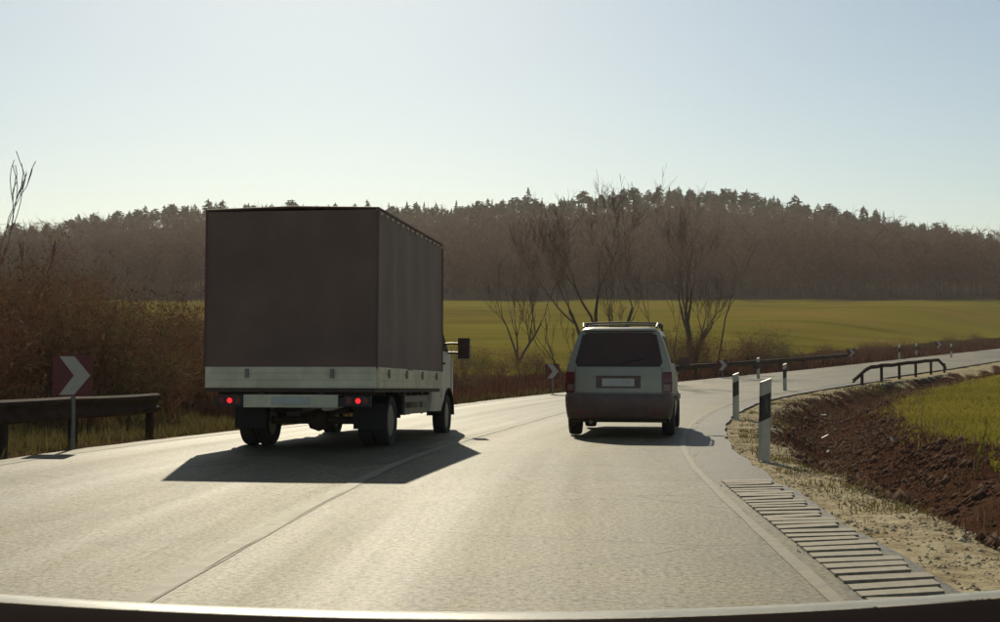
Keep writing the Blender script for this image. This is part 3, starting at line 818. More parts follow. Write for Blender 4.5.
# ------------------------------------------------------------------ guard rails
WP = [(.0, .0), (.05, .03), (.05, .08), (.0, .13), (0, .18), (.05, .23), (.05, .28), (.0, .31)]
def guard_rail(label, pts, posts, top, m, ramp0=0, ramp1=0, facing=1, bh=1.0):
    """pts: (x, y) list along the rail; posts: fractions; beam is a W section"""
    pts = [np.array(p, float) for p in pts]
    L_ = np.r_[0, np.cumsum([np.linalg.norm(b - a) for a, b in zip(pts, pts[1:])])]
    P_ = np.array(pts)
    def pt(u): return np.array([np.interp(u*L_[-1], L_, P_[:, 0]), np.interp(u*L_[-1], L_, P_[:, 1])])
    o0 = pt(.5); zb = gz(*o0)
    t = thing('guard_rail', label, 'guard rail', (o0[0], o0[1], zb))
    nS = max(12, int(L_[-1])); rows = []
    for i in range(nS + 1):
        u = i/nS; p = pt(u); d = pt(min(1, u + .02)) - pt(max(0, u - .02)); d /= np.linalg.norm(d); n = np.array([d[1], -d[0]])*facing
        z = gz(*p) + top - .31*bh; sL = u*L_[-1]
        if ramp0 and sL < ramp0: z -= (top - .28)*(1 - sL/ramp0)
        if ramp1 and L_[-1] - sL < ramp1: z -= (top - .28)*(1 - (L_[-1] - sL)/ramp1)
        row = [Vector((p[0] + n[0]*a - o0[0], p[1] + n[1]*a - o0[1], z + b*bh - zb)) for a, b in WP]
        row += [Vector((p[0] + n[0]*(a - .012) - o0[0], p[1] + n[1]*(a - .012) - o0[1], z + b*bh - zb)) for a, b in WP[::-1]]
        row.append(row[0].copy()); rows.append(row)
    bm = bmesh.new(); add_grid(bm, rows); bmesh.ops.remove_doubles(bm, verts=bm.verts, dist=.0005); obj('beam', bm, m, t)
    for u in posts:
        p = pt(u); d = pt(min(1, u + .02)) - pt(max(0, u - .02)); a = math.atan2(d[1], d[0]); d /= np.linalg.norm(d); n = np.array([d[1], -d[0]])*facing
        sL = u*L_[-1]; hh = top - .04
        if ramp0 and sL < ramp0: hh -= (top - .3)*(1 - sL/ramp0)
        if ramp1 and L_[-1] - sL < ramp1: hh -= (top - .3)*(1 - (L_[-1] - sL)/ramp1)
        bm = bmesh.new(); c = p - n*.075; g = gz(*c) - zb
        rot = Matrix.Rotation(a, 3, 'Z')
        for oy_ in (-.045, .045): add_box(bm, (c[0] - o0[0] - math.sin(a)*oy_, c[1] - o0[1] + math.cos(a)*oy_, g + hh/2 - .1), (.10, .012, hh + .2), rot)
        add_box(bm, (c[0] - o0[0], c[1] - o0[1], g + hh/2 - .1), (.012, .078, hh + .2), rot)
        obj('post', bm, m, t, smooth=False)
    return t
# left verge, ends in front of the truck's left corner
def off(y, t): p, n, z = road_at(s_of_y(y)); return tuple(p + n*t)
guard_rail('dark steel guard rail on the left verge in front of the thicket', [off(yy, -4.12 - extra(yy)) for yy in np.linspace(9.5, 21.6, 12)], [.06, .22, .40, .60, .77, .99], .75, M['rail_dark'], facing=1)
guard_rail('steel guard rail on posts along the inside of the far bend beside the green field', [off(yy, 4.1) for yy in np.linspace(55, 72, 14)], [.06, .24, .42, .60, .78, .95], .74, M['rail_dark'], ramp0=2.6, ramp1=2.0, facing=-1, bh=.5)
guard_rail('long guard rail on the outside of the bend to the right of the silver van', [off(yy, -4.6) for yy in np.linspace(52, 84, 16)], np.linspace(.04, .98, 9), .70, M['rail_dark'], ramp0=5, facing=1, bh=.75)

# ------------------------------------------------------------------ litter and stalks
for i, (px, py, s_) in enumerate([(823, 418, .10), (840, 425, .05), (834, 433, .05), (826, 440, .13), (828, 455, .05), (890, 443, .05), (805, 383 + 60, .04)]):
    Ds = np.linspace(8, 60, 1000); Xs = (px - 500)/FPX*Ds; hit = np.argmax(ground_z(Xs, Ds) > CAM_H - (py - 360)/FPX*Ds); D = float(Ds[hit]); X = float(Xs[hit])
    bm = bmesh.new(); rr = random.Random(i)
    P_ = [[Vector(((a - 1.5)*s_*.5, (b - 1)*s_*.45, rr.uniform(0, .35)*s_ + .03)) for b in range(3)] for a in range(4)]
    add_grid(bm, P_)
    g = bmesh.ops.extrude_face_region(bm, geom=bm.faces[:])
    for v in [e for e in g['geom'] if isinstance(e, bmesh.types.BMVert)]: v.co.z += .006
    o = obj('litter', bm, M['litter'], smooth=False); o.location = (X, D, gz(X, D) + .05); o.rotation_euler = (.3, .2*i, i)
    tag(o, 'small pale scrap of crumpled litter lying in the brown ditch', 'litter', 'litter scraps in the ditch')
def stalk(label, px, D, h, lean, seed, m):
    X, Y, z = at(px, D); t = thing('weed_stalk', label, 'plant', (X, Y, z)); r2 = random.Random(seed)
    bm = bmesh.new(); pts = [(lean*h*u**1.2 + r2.uniform(-.01, .01), 0, h*u - .05) for u in (0, .25, .5, .75, 1)]
    add_tube(bm, pts, [.014, .012, .010, .008, .004], 6); obj('stem', bm, m, t)
    bm = bmesh.new()
    for k in range(9):
        u = r2.uniform(.35, .98); p = Vector((lean*h*u**1.2, 0, h*u)); d = Vector((r2.uniform(-1, 1), r2.uniform(-1, 1), r2.uniform(.4, 1.4))).normalized()*h*.16
        add_tube(bm, [p, p + d*.6, p + d], [.006, .005, .002], 4, cap=False)
    obj('side_shoots', bm, m, t)
stalk('yellowish dry weed stalk leaning right at the edge of the green field', 973, 16.5, .75, .22, 3, M['crop'])
stalk('pale dry weed stalk in the brown ditch below the green field', 893, 17.5, .65, .2, 4, M['drygrass'])
stalk('short dry weed stalk in the ditch beside the litter', 812, 18.5, .4, .05, 6, M['drygrass'])

# ------------------------------------------------------------------ wheels
def wheel(name, parent, c, r, w, outer=1):
    """tyre with tread grooves > rim > hub"""
    t = bpy.data.objects.new(name, None); COL.objects.link(t); t.parent = parent; t.location = c
    bm = bmesh.new(); ri = r*.62
    add_lathe(bm, [(ri, -w*.40), (r*.80, -w*.50), (r*.93, -w*.48), (r*.985, -w*.38), (r, -w*.22), (r*.975, -w*.2), (r*.975, -w*.17), (r, -w*.15), (r, w*.15), (r*.975, w*.17), (r*.975, w*.2), (r, w*.22), (r*.985, w*.38), (r*.93, w*.48), (r*.80, w*.50), (ri, w*.40), (ri*.96, 0), (ri, -w*.40)], (0, 0, 0), 'x', 32)
    obj('tyre', bm, M['rubber'], t)
    bm = bmesh.new(); o_ = outer
    add_lathe(bm, [(ri*.99, o_*w*.38), (ri*.93, o_*w*.40), (ri*.86, o_*w*.25), (ri*.55, o_*w*.16), (ri*.40, o_*w*.32), (ri*.16, o_*w*.34), (0, o_*w*.34)], (0, 0, 0), 'x', 28)
    add_lathe(bm, [(ri*.99, -o_*w*.30), (0, -o_*w*.1)], (0, 0, 0), 'x', 28)
    for k in range(6):
        a = k*math.pi/3; add_tube(bm, [(o_*w*.30, math.cos(a)*ri*.30, math.sin(a)*ri*.30), (o_*w*.37, math.cos(a)*ri*.30, math.sin(a)*ri*.30)], ri*.045, 6)
    obj('rim', bm, M['rim'], t)
    return t

# ------------------------------------------------------------------ truck
def build_truck():
    hd = R(8.1)
    X, D = -2.81, 18.3
    z0 = float(np.interp(s_of_y(19.7), RS, RZ)) + .0
    T = thing('box_truck', 'brown tarpaulin covered truck with white cab and lit red tail lamps', 'truck', (X, D, z0 + .03), (-R(1.25), 0, -hd))
    HW, LB = 1.19, 4.7; zb, zd, zt = .82, 1.10, 3.22
    # tarpaulin: sheet pulled over hoops, slightly sagging between them
    bm = bmesh.new()
    def tarp_side(sx):
        P_ = []
        for i in range(27):
            yy = LB*i/26; row = []
            for j in range(13):
                v = j/12; z = zd - .02 + (zt - zd)*v
                bulge = .030*math.sin(math.pi*v)**.6*abs(math.sin(math.pi*i/26*5)) + .022*(float(vnoise(np.array(i*.5), np.array(j*.35), 1.0, 5)) - .5)
                row.append(Vector((sx*(HW - bulge), yy, z)))
            P_.append(row)
        add_grid(bm, P_)
    tarp_side(1); tarp_side(-1)
    for yy, sg in ((0, 1), (LB, -1)):
        P_ = []
        for i in range(15):
            x = -HW + 2*HW*i/14; row = []
            for j in range(13):
                v = j/12; b_ = .025*math.sin(math.pi*v)*math.sin(math.pi*i/14) + .03*(float(vnoise(np.array(i*.6 + j*.15), np.array(j*.4), 1.0, 9)) - .5)*(0 < i < 14)
                row.append(Vector((x, yy + sg*b_, zd - .02 + (zt - zd)*v)))
            P_.append(row)
        add_grid(bm, P_)
    P_ = []
    for i in range(27):
        P_.append([Vector((-HW + 2*HW*j/14, LB*i/26, zt + .035*math.sin(math.pi*j/14) - .012*abs(math.sin(math.pi*i/26*5))*math.sin(math.pi*j/14))) for j in range(15)])
    add_grid(bm, P_)
    bmesh.ops.remove_doubles(bm, verts=bm.verts, dist=.02)
    tp = obj('tarpaulin', bm, M['tarp'], T, angle=50)
    # hems, seams and lacing on the tarpaulin
    bm = bmesh.new()
    for sx in (-1, 1):
        add_tube(bm, [(sx*HW, 0, zd), (sx*HW, 0, zt)], .016, 8); add_tube(bm, [(sx*HW, 0, zt), (sx*HW, LB, zt)], .016, 8)
        add_tube(bm, [(sx*HW, LB, zd), (sx*HW, LB, zt)], .016, 8)
    add_tube(bm, [(-HW, 0, zt), (0, -.004, zt + .03), (HW, 0, zt)], .016, 8)
    obj('hem', bm, M['tarp_dark'], tp)
    bm = bmesh.new()
    for k in range(14):
        yy = .15 + (LB - .3)*k/13
        add_box(bm, (HW + .012, yy, zt - .06), (.02, .05, .035)); add_box(bm, (-HW - .012, yy, zt - .06), (.02, .05, .035))
    tag(obj('lacing_eyelets', bm, M['alu'], tp, .004, 1), kind='stuff')
    # drop boards
    def board(name, c, s, nrib, axis_):
        bm = bmesh.new(); add_box(bm, c, s); o = obj(name, bm, M['alu'], T, .008, 2)
        bm = bmesh.new()
        for k in range(3):
            z = c[2] - s[2]/2 + s[2]*(k + .5)/3
            if axis_ == 'x': add_box(bm, (c[0], c[1] - s[1]/2 - .004, z), (s[0] - .04, .012, s[2]*.22))
            else: add_box(bm, (c[0] + math.copysign(s[0]/2 + .004, c[0]), c[1], z), (.012, s[1] - .04, s[2]*.22))
        obj('rib', bm, M['alu'], o, .003, 1)
        bm = bmesh.new()
        for k in range(nrib):
            f = (k + .5)/nrib - .5
            if axis_ == 'x': add_box(bm, (c[0] + f*s[0], c[1] - s[1]/2 - .018, c[2] + s[2]*.2), (.05, .03, .12))
            else: add_box(bm, (c[0] + math.copysign(s[0]/2 + .018, c[0]), c[1] + f*s[1], c[2] + s[2]*.2), (.03, .05, .12))
        obj('latch', bm, M['steel'], o, .005, 1)
    board('tailboard', (0, .015, (zb + zd)/2), (2*HW - .03, .05, zd - zb), 2, 'x')
    board('side_board', (HW - .02, LB/2 + .02, (zb + zd)/2), (.05, LB - .06, zd - zb), 4, 'y')
    board('side_board', (-HW + .02, LB/2 + .02, (zb + zd)/2), (.05, LB - .06, zd - zb), 4, 'y')
    bm = bmesh.new(); add_box(bm, (0, LB/2, zb - .025), (2*HW - .06, LB - .04, .06)); obj('load_bed', bm, M['chassis'], T, .006, 1)
    HH = .45
    # chassis
    bm = bmesh.new()
    for sx in (-.42, .42): add_box(bm, (sx, 3.2, .68), (.07, 6.3, .16))
    for yy in (.2, 1.0, 2.2, 3.2, 4.2): add_box(bm, (0, yy, .68), (.80, .07, .12))
    for yy in (.3, .9, 1.9, 2.7, 3.5, 4.1): add_box(bm, (0, yy, zb - .075), (2*HW - .2, .06, .05))
    add_tube(bm, [(-.95, 1.45, .36), (.95, 1.45, .36)], .055, 12); add_lathe(bm, [(.0, -.17), (.12, -.12), (.16, 0), (.12, .12), (0, .17)], (0, 1.45, .36), 'x', 16)
    add_tube(bm, [(0, 1.5, .40), (0, 4.3, .58)], .04, 10)
    for sx in (-.5, .5): add_box(bm, (sx, 1.45, .50), (.07, 1.2, .05))
    obj('chassis_frame', bm, M['chassis'], T, 0)
    # rear underrun bar with lamps and plate
    bm = bmesh.new(); add_box(bm, (0, .12, .63), (2.14, .09, .12))
    for sx in (-.42, .42): add_box(bm, (sx, .16, .72), (.06, .06, .16))
    ub = obj('underrun_bar', bm, M['chassis'], T, .01, 2)
    bm = bmesh.new(); add_box(bm, (0, .05, .645), (1.30, .035, .17)); obj('plate_panel', bm, M['alu'], T, .006, 1)
    bm = bmesh.new(); add_box(bm, (0, .024, .65), (.52, .012, .11)); obj('number_plate', bm, M['plate'], T, .003, 1)
    for sx in (-1, 1):
        bm = bmesh.new(); add_box(bm, ((-.84 if sx < 0 else .92), .055, .645), (.36, .06, .14)); hs = obj('tail_lamp', bm, M['trim'], T, .01, 2)
        lx = -.84 if sx < 0 else .93; bm = bmesh.new(); add_tube(bm, [(lx, .032, .65), (lx, .016, .65), (lx, .010, .65)], [.034, .034, .024], 20); obj('lit_lens', bm, M['lamp_lit'], hs)
        bm = bmesh.new(); add_box(bm, (sx*.88 + .04 + .11, .02, .65), (.07, .012, .09)); add_box(bm, (sx*.88 + .04 - .11, .02, .65), (.08, .012, .09)); obj('unlit_lens', bm, M['lamp_red'], hs, .004, 1)
    # wheels, guards, flaps
    rw, ww = .36, .20
    for sx in (-1, 1):
        for xx in (.98, .75): wheel('rear_wheel', T, (sx*xx, 1.45, rw), rw, ww, sx)
        wheel('front_wheel', T, (sx*.98, 5.85, rw), rw, .22, sx)
        bm = bmesh.new(); P_ = []
        for i in range(13):
            a = math.pi*(.02 + .96*i/12); P_.append([Vector((sx*xx2, 1.45 + math.cos(a)*.46, rw + math.sin(a)*.43)) for xx2 in (.62, .8, 1.0, 1.10)])
        add_grid(bm, P_); bmesh.ops.solidify(bm, geom=bm.faces[:], thickness=.012); obj('mudguard', bm, M['trim'], T)
        bm = bmesh.new(); add_box(bm, (sx*.86, .98, .43), (.46, .014, .36)); obj('mud_flap', bm, M['rubber'], T, .004, 1)
        # side guard rails and box
        bm = bmesh.new()
        for z in (.48, .66): add_box(bm, (sx*1.06, 3.15, z), (.03, 1.7, .09))
        for yy in (2.5, 3.8): add_box(bm, (sx*1.03, yy, .62), (.03, .05, .40))
        obj('side_guard', bm, M['steel'], T, .006, 1)
    bm = bmesh.new(); add_box(bm, (.80, 2.75, .58), (.40, .60, .32)); obj('tool_box', bm, M['chassis'], T, .03, 2)
    bm = bmesh.new(); add_tube(bm, [(-.75, 2.4, .55), (-.75, 3.5, .55)], .24, 20); obj('fuel_tank', bm, M['steel'], T)
    bm = bmesh.new(); add_box(bm, (.62, 3.95, .62), (.5, .5, .25)); obj('battery_case', bm, M['trim'], T, .02, 2)
    # cab: sections from back wall to nose
    st = [(4.90, 2.36, .98, .86), (4.96, 2.42, 1.03, .90), (5.3, 2.46, 1.09, .90), (5.65, 2.44, 1.09, .89), (5.9, 2.34, 1.09, .86), (6.15, 2.06, 1.09, .84), (6.4, 1.72, 1.04, .84), (6.65, 1.42, 1.02, .86), (6.9, 1.30, .99, .86), (7.15, 1.20, .93, .84), (7.3, 1.02, .86, .80), (7.35, .8, .82, .78)]
    def cab_sec(y, top, w, wt):
        arch = 0
        dy = y - 5.85
        lo = .44
        if abs(dy) < .47: lo = max(lo, rw + math.sqrt(max(0, .47**2 - dy*dy)) - .0)
        zs = [lo, max(lo + .02, .62), max(lo + .04, .9), max(lo + .06, 1.15), max(lo + .08, 1.38)]
        half = []
        for z in zs:
            z = min(z, top - .1)
            half.append((w*(.97 if z < .6 else 1.0), z))
        belt = min(1.38, top - .1)
        for f in (.35, .7, .93): half.append((w + (wt - w)*f, belt + (top - .06 - belt)*f))
        half += [(wt - .06, top - .015), (wt*.6, top + .015), (0, top + .03)]
        return [Vector((x, y, z)) for x, z in half] + [Vector((-x, y, z)) for x, z in half[-2::-1]]
    ys = np.unique(np.r_[np.linspace(4.9, 7.35, 50)]); sa = np.array(st)
    rows = [cab_sec(y, *[float(np.interp(y, sa[:, 0], sa[:, i])) for i in (1, 2, 3)]) for y in ys]
    bm = bmesh.new(); V = add_grid(bm, rows); bm.faces.new(V[0]); bm.faces.new(V[-1][::-1])
    cab = obj('cab', bm, M['white_paint'], T, angle=40)
    bm = bmesh.new(); add_box(bm, (0, 6.1, .55), (1.5, 2.2, .25)); obj('underside', bm, M['chassis'], cab)
    def cx(y, z):
        top, w, wt = [float(np.interp(y, sa[:, 0], sa[:, i])) for i in (1, 2, 3)]
        f = max(0, (z - 1.38)/(top - .06 - 1.38)); return w + (wt - w)*min(1, f)
    for sx in (-1, 1):
        bm = bmesh.new(); P_ = []
        for i in range(9):
            y = 5.22 + (6.02 - 5.22)*i/8; zt_ = min(2.22, 2.22 - max(0, y - 5.7)*.9)
            P_.append([Vector((sx*(cx(y, z) + .004), y, z)) for z in np.linspace(1.46, zt_, 7)])
        add_grid(bm, P_); bmesh.ops.solidify(bm, geom=bm.faces[:], thickness=.006); obj('side_window', bm, M['glass'], cab)
        bm = bmesh.new(); add_box(bm, (sx*1.10, 5.38, 1.25), (.025, .16, .035)); obj('door_handle', bm, M['trim'], cab, .008, 2)
        bm = bmesh.new()
        for yy in (5.18, 6.12): add_box(bm, (sx*1.0945, yy, 1.12), (.006, .012, .9))
        obj('door_gap', bm, M['trim'], cab)
        bm = bmesh.new(); P_ = []
        for i in range(13):
            a = math.pi*(i/12); P_.append([Vector((sx*xx2, 5.85 + math.cos(a)*.475, rw + math.sin(a)*.475)) for xx2 in (.8, 1.06, 1.115)])
        add_grid(bm, P_); bmesh.ops.solidify(bm, geom=bm.faces[:], thickness=.014); obj('wheel_arch', bm, M['trim'], cab)
        # mirror on two arms
        bm = bmesh.new()
        for z in (1.44, 1.60): add_tube(bm, [(sx*1.0, 5.90, z), (sx*1.14, 5.86, z + .01), (sx*1.34, 5.84, z)], .02, 8)
        mr = obj('mirror_arm', bm, M['trim'], T)
        bm = bmesh.new(); add_box(bm, (sx*1.37, 5.84, 1.52), (.20, .11, .36)); obj('mirror', bm, M['trim'], mr, .035, 3)
        bm = bmesh.new(); add_box(bm, (sx*1.37, 5.783, 1.53), (.15, .006, .27)); obj('mirror_glass', bm, M['glass'], mr, .002, 1)
        bm = bmesh.new(); add_box(bm, (sx*.72, 7.26, .95), (.30, .14, .20)); obj('headlight', bm, M['lamp_clear'], cab, .04, 3)
    bm = bmesh.new(); P_ = []
    for i in range(9):
        f = i/8; y = 5.90 + .70*f; top = float(np.interp(y, sa[:, 0], sa[:, 1])); P_.append([Vector((-.74 + 1.48*j/8, y, top + .032 - .02*abs(j - 4)/4 - (.0))) for j in range(9)])
    add_grid(bm, P_); bmesh.ops.solidify(bm, geom=bm.faces[:], thickness=.01); obj('windscreen', bm, M['glass'], cab)
    bm = bmesh.new(); add_box(bm, (0, 7.33, .55), (1.78, .16, .30)); obj('bumper', bm, M['van_plastic'], cab, .05, 3)
    return T
truck = build_truck()

# ------------------------------------------------------------------ silver van
def build_van():
    X, D = 1.90, 22.1
    z0 = float(np.interp(s_of_y(23.3), RS, RZ)) + .005
    hd = R(9.0)
    T = thing('silver_van', 'silver people carrier with roof rails and dark rear window driving in the right lane', 'van', (X, D, z0), (0, 0, -hd))
    LV, W, H = 4.65, .895, 1.80
    RYt = np.array([(.25, .10), (.40, .05), (.55, .03), (.72, .05), (1.0, .075), (1.18, .12), (1.70, .36), (1.76, .42), (1.80, .52)])
    def RY(z): return float(np.interp(z, RYt[:, 0], RYt[:, 1]))
    wz = np.array([(.20, .80), (.35, .83), (.55, .85), (.90, .86), (1.12, .845), (1.25, .815), (1.50, .735), (1.66, .675), (1.74, .635), (1.785, .57), (1.80, .45), (1.81, 0)])
    def wd(z): return float(np.interp(z, wz[:, 0], wz[:, 1]))
    def topz(y): return float(np.interp(y, [0, 2.6, 3.0, 3.45, 3.9, 4.4, 4.62, 4.65], [1.81, 1.80, 1.70, 1.38, 1.10, .96, .80, .62]))
    def wy(y): return float(np.interp(y, [0, .5, 3.6, 4.3, 4.65], [1, 1, 1, .96, .84]))
    ay = (.92, 3.72); rw = .325
    def low(y):
        lo = .24
        for a in ay:
            d = y - a
            if abs(d) < .385: lo = max(lo, rw + math.sqrt(.385**2 - d*d) - .02)
        return lo
    zs_full = [0, .3, .42, .55, .68, .80, .92, 1.04, 1.14, 1.25, 1.38, 1.5, 1.62, 1.70, 1.755, 1.785, 1.80, 1.81]
    def fade(y): return max(0, 1 - y/1.6)
    def sect(y0):
        tz = topz(y0 ); lo = low(y0); half = []
        for i, z in enumerate(zs_full):
            f = (z/1.81)
            zz = lo + (tz - lo)*(z - zs_full[1])/(1.81 - zs_full[1]) if tz < 1.79 else max(z, lo)
            zz = max(zz, lo) if i else lo
            zr = z if i else max(lo, .2)
            zr = max(zr, lo) if tz >= 1.79 else zr
            x = wd(zr)*wy(y0) if i < len(zs_full) - 1 else 0
            corner = .13*(x/W)**3
            y = y0 + (RY(zz) + corner)*fade(y0)
            half.append(Vector((x, y, zz)))
        return half + [Vector((-p.x, p.y, p.z)) for p in half[-2::-1]]
    ys = np.unique(np.r_[0, .06, .15, np.linspace(.3, 4.65, 62)])
    rows = [sect(y) for y in ys]
    bm = bmesh.new(); V = add_grid(bm, rows); bm.faces.new(V[-1][::-1])
    # tail surface
    def tail(x, z, o=0.0):
        return Vector((x, RY(z) + .13*(abs(x)/W)**3 - o, z))
    zrow = [.30, .42, .55, .68, .80, .92, 1.04, 1.14, 1.25, 1.38, 1.5, 1.62, 1.70, 1.755, 1.785, 1.80]
    add_grid(bm, [[tail(wd(z)*(j/10 - 1), z) for j in range(21)] for z in zrow])
    bmesh.ops.remove_doubles(bm, verts=bm.verts, dist=.004)
    body = obj('body', bm, M['van_paint'], T, angle=42)
    def patch(name, m, zl, xl, o, th=.02, par=T, nx_=13, bev=0):
        """panel following the tail: zl heights; xl(z) -> (x0, x1)"""
        bm = bmesh.new(); P_ = []
        for z in zl:
            a, b = xl(z); P_.append([tail(a + (b - a)*j/(nx_ - 1), z, o) for j in range(nx_)])
        add_grid(bm, P_)
        g = bmesh.ops.extrude_face_region(bm, geom=bm.faces[:])
        for v in [e for e in g['geom'] if isinstance(e, bmesh.types.BMVert)]: v.co.y += th
        return obj(name, bm, m, par, angle=40)
    hw_ = lambda z: np.interp(z, [1.17, 1.20, 1.66, 1.70], [.64, .685, .58, .54])
    rwn = patch('rear_window', M['glass'], np.linspace(1.17, 1.70, 9), lambda z: (-hw_(z), hw_(z)), .008)
    fw_ = lambda z: hw_(min(max(z, 1.17), 1.70)) + .028
    patch('window_seal', M['trim'], np.linspace(1.145, 1.722, 9), lambda z: (-fw_(z), fw_(z)), .004)
    bm = bmesh.new(); add_tube(bm, [tail(0, 1.19, .02), tail(.22, 1.24, .022), tail(.42, 1.27, .022)], .009, 6); obj('rear_wiper', bm, M['trim'], T)
    # spoiler lip
    patch('roof_spoiler', M['van_paint'], np.linspace(1.735, 1.79, 5), lambda z: (-wd(z)*.92, wd(z)*.92), .055, .10)
    bm = bmesh.new(); p = tail(0, 1.728, .03); add_box(bm, p, (.36, .03, .022)); obj('brake_light', bm, M['lamp_red'], T, .004, 1)
    # hatch details
    rec = patch('plate_recess', M['van_plastic'], np.linspace(.80, 1.00, 5), lambda z: (-.36, .36), .006)
    patch('number_plate', M['plate'], np.linspace(.83, .955, 3), lambda z: (-.26, .26), .020)
    patch('plate_trim', M['van_paint'], np.linspace(1.0, 1.045, 3), lambda z: (-.40, .40), .03, .04)
    bm = bmesh.new()
    for xx in (-.70, .70):
        add_tube(bm, [tail(xx, z, .001) for z in np.linspace(.74, 1.13, 8)], .004, 5, cap=False)
    add_tube(bm, [tail(x, .725, .001) for x in np.linspace(-.7, .7, 12)], .004, 5, cap=False)
    obj('hatch_gap', bm, M['trim'], T)
    for sx in (-1, 1):
        lm = patch('tail_light', M['lamp_red'], np.linspace(.72, 1.06, 7), lambda z: (sx*.715, sx*(wd(z) + .006)), .016, .05)
        patch('reversing_lens', M['lamp_dull'], np.linspace(.76, .86, 3), lambda z: (sx*.73, sx*(wd(z) - .03)), .019, .02, lm)
        patch('lens_rib', M['trim'], np.linspace(.875, .89, 3), lambda z: (sx*.725, sx*(wd(z) + .004)), .019, .02, lm)
    # side wrap of the lamps and bumper
    bm = bmesh.new()
    prof = [(.30, .045), (.34, .075), (.50, .095), (.62, .10), (.69, .085), (.71, .05)]
    rows = []
    for j in range(25):
        u = -1 + 2*j/24
        row = []
        for z, o_ in prof:
            x = u*(wd(z) + .02); row.append(Vector((x, RY(z) + .13*(abs(u))**3 - o_ + (.1 if abs(u) > .99 else 0), z)))
        rows.append(row)
    for sgn, seq in ((1, range(1, 7)),):
        for k in seq:
            rows.append([Vector(((wd(z) + .02), .13 + .1 + k*.07, z)) for z, o_ in prof])
    left = [[Vector((-(wd(z) + .02), .13 + .1 + k*.07, z)) for z, o_ in prof] for k in range(6, 0, -1)]
    add_grid(bm, left + rows)
    g = bmesh.ops.extrude_face_region(bm, geom=bm.faces[:])
    for v in [e for e in g['geom'] if isinstance(e, bmesh.types.BMVert)]: v.co.x *= .97; v.co.y += .03
    obj('rear_bumper', bm, M['van_plastic'], T, angle=50)
    bm = bmesh.new()
    for xx in (-.62, .62): add_box(bm, tail(xx, .43, .09), (.16, .02, .05))
    obj('bumper_reflector', bm, M['lamp_red'], T, .005, 1)
    bm = bmesh.new(); add_box(bm, (0, 2.3, .30), (1.55, 4.1, .12)); add_tube(bm, [(-.8, .92, .32), (.8, .92, .32)], .05, 10)
    add_box(bm, (0, .55, .33), (.9, .45, .16)); obj('underbody', bm, M['chassis'], T, .0)
    bm = bmesh.new(); add_tube(bm, [(-.45, .10, .25), (-.45, .8, .26)], .03, 10); obj('exhaust_pipe', bm, M['steel'], T)
    for sx in (-1, 1):
        for a in ay: wheel('wheel', T, (sx*.775, a, rw), rw, .205, sx)
        # inner arch
        for a in ay:
            bm = bmesh.new(); P_ = []
            for i in range(11):
                an = math.pi*i/10; P_.append([Vector((sx*xx, a + math.cos(an)*.375, rw + math.sin(an)*.375 - .02)) for xx in (.55, .86)])
            add_grid(bm, P_); obj('wheel_well', bm, M['trim'], T)
        # side windows follow the flank
        for y0, y1 in ((.62, 1.5), (1.6, 2.35), (2.45, 3.05)):
            bm = bmesh.new(); P_ = []
            for i in range(7):
                y = y0 + (y1 - y0)*i/6; zt_ = 1.66 if y < 2.6 else 1.66 - (y - 2.6)*.55
                P_.append([Vector((sx*(wd(z)*wy(y) + .005), y + (RY(z) + .1)*fade(y), z)) for z in np.linspace(1.2, zt_, 7)])
            add_grid(bm, P_); bmesh.ops.solidify(bm, geom=bm.faces[:], thickness=.004); obj('side_window', bm, M['glass'], T)
        bm = bmesh.new(); add_tube(bm, [(sx*.60, .55, 1.79), (sx*.615, .68, 1.855), (sx*.62, 1.2, 1.87), (sx*.62, 2.2, 1.87), (sx*.615, 2.6, 1.85), (sx*.60, 2.72, 1.78)], .019, 8)
        for yy in (1.3, 2.1): add_box(bm, (sx*.62, yy, 1.83), (.03, .07, .08))
        obj('roof_rail', bm, M['trim'], T)
        bm = bmesh.new()
        for yy in (1.2, 2.1): add_box(bm, (sx*.905, yy, 1.02), (.02, .16, .03))
        obj('door_handle', bm, M['van_paint'], T, .006, 1)
        bm = bmesh.new(); add_box(bm, (sx*1.0, 3.0, 1.22), (.20, .10, .15)); add_box(bm, (sx*.90, 3.02, 1.2), (.08, .06, .05)); obj('wing_mirror', bm, M['van_plastic'], T, .02, 2)
        bm = bmesh.new(); add_box(bm, (sx*.62, 4.56, .72), (.34, .12, .16)); obj('headlight', bm, M['lamp_clear'], T, .03, 2)
        bm = bmesh.new(); add_box(bm, (sx*.902, 2.3, .60), (.02, 1.9, .08)); obj('rubbing_strip', bm, M['van_plastic'], T, .006, 1)
    bm = bmesh.new()
    for yy in (1.0, 2.4): add_tube(bm, [(-.62, yy, 1.87), (0, yy, 1.885), (.62, yy, 1.87)], .016, 8)
    obj('roof_bar', bm, M['trim'], T)
    return T
van = build_van()

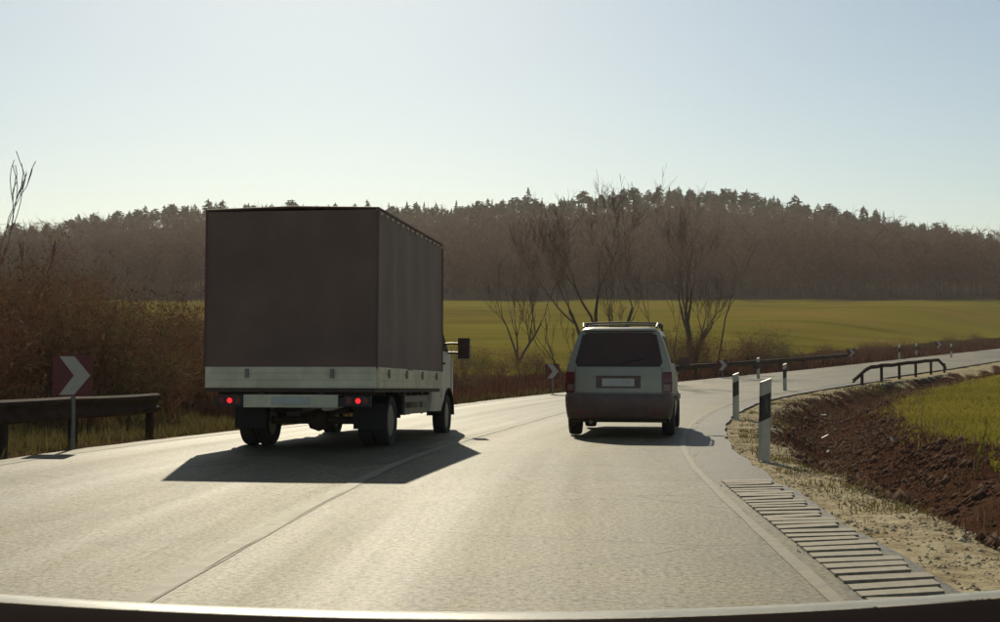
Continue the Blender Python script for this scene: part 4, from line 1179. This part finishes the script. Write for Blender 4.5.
# ------------------------------------------------------------------ bonnet of the car we look out of
def build_bonnet():
    T = thing('car_bonnet', 'dark bonnet with a glint painted along its edge at the bottom of the view', 'car bonnet', (0, 1.2, 0))
    bm = bmesh.new(); rows = []
    def bz(x, y):                                     # y from 0 (cowl) to 1 (leading edge), local metres below
        side = (.031 if x < 0 else .037)*(abs(x)/.69)**2
        crest = -.03*(1 - y)**2
        return .801 + side + crest - (.10*max(0, y - .86)/.14 if y > .86 else 0) - .22*max(0, abs(x) - .76)**1.2
    for i in range(25):
        v = i/24; y = -.35 + 1.15*v
        rows.append([Vector((x, y + .06*(1 - (x/.85)**2)*v, bz(x, v))) for x in np.linspace(-.86, .86, 35)])
    add_grid(bm, rows); bmesh.ops.solidify(bm, geom=bm.faces[:], thickness=.02)
    obj('panel', bm, M['bonnet'], T, angle=60)
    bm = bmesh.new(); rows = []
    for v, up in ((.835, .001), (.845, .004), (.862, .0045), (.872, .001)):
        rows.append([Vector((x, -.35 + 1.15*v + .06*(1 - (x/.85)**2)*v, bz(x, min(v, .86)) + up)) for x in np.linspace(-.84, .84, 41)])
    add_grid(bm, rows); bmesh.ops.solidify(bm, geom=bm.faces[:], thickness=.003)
    obj('edge_glint', bm, M['bonnet_glint'], T)  # pale strip painting the sun and sky glint along the leading edge
    bm = bmesh.new(); rows = []
    for z, dy in ((.69, .0), (.60, .03), (.45, .05), (.30, .03), (.22, -.03)):
        rows.append([Vector((x, .80 + .06*(1 - (x/.85)**2) + dy, min(z, bz(x, 1) - .01))) for x in np.linspace(-.84, .84, 21)])
    add_grid(bm, rows); bmesh.ops.solidify(bm, geom=bm.faces[:], thickness=.02); obj('front_panel', bm, M['bonnet'], T, angle=60)
    for sx in (-1, 1):
        bm = bmesh.new(); P_ = []
        for i in range(17):
            y = -.35 + 1.13*i/16; lo = .24; d = y - .12
            if abs(d) < .36: lo = .32 + math.sqrt(.36**2 - d*d)
            P_.append([Vector((sx*(.855 + .02*math.sin(math.pi*v)), y, lo + (bz(.86, (y + .35)/1.15) - .012 - lo)*v)) for v in np.linspace(0, 1, 6)])
        add_grid(bm, P_); bmesh.ops.solidify(bm, geom=bm.faces[:], thickness=.015); obj('wing', bm, M['bonnet'], T, angle=60)
        wheel('wheel', T, (sx*.74, .12, .31), .31, .19, sx)
    return T
build_bonnet()

# ------------------------------------------------------------------ thin haze over the valley
bm = bmesh.new(); add_box(bm, (0, 700, 40), (1980, 1660, 110))
hz, N, L, P = nodes_of('thin_haze')
N.remove(P); pv = N.new("ShaderNodeVolumePrincipled")
pv.inputs["Color"].default_value = (.95, .88, .80, 1); pv.inputs["Density"].default_value = .00027; pv.inputs["Anisotropy"].default_value = .3
L.new(pv.outputs[0], N["Material Output"].inputs["Volume"])
tag(obj('haze', bm, hz, smooth=False), kind='stuff')
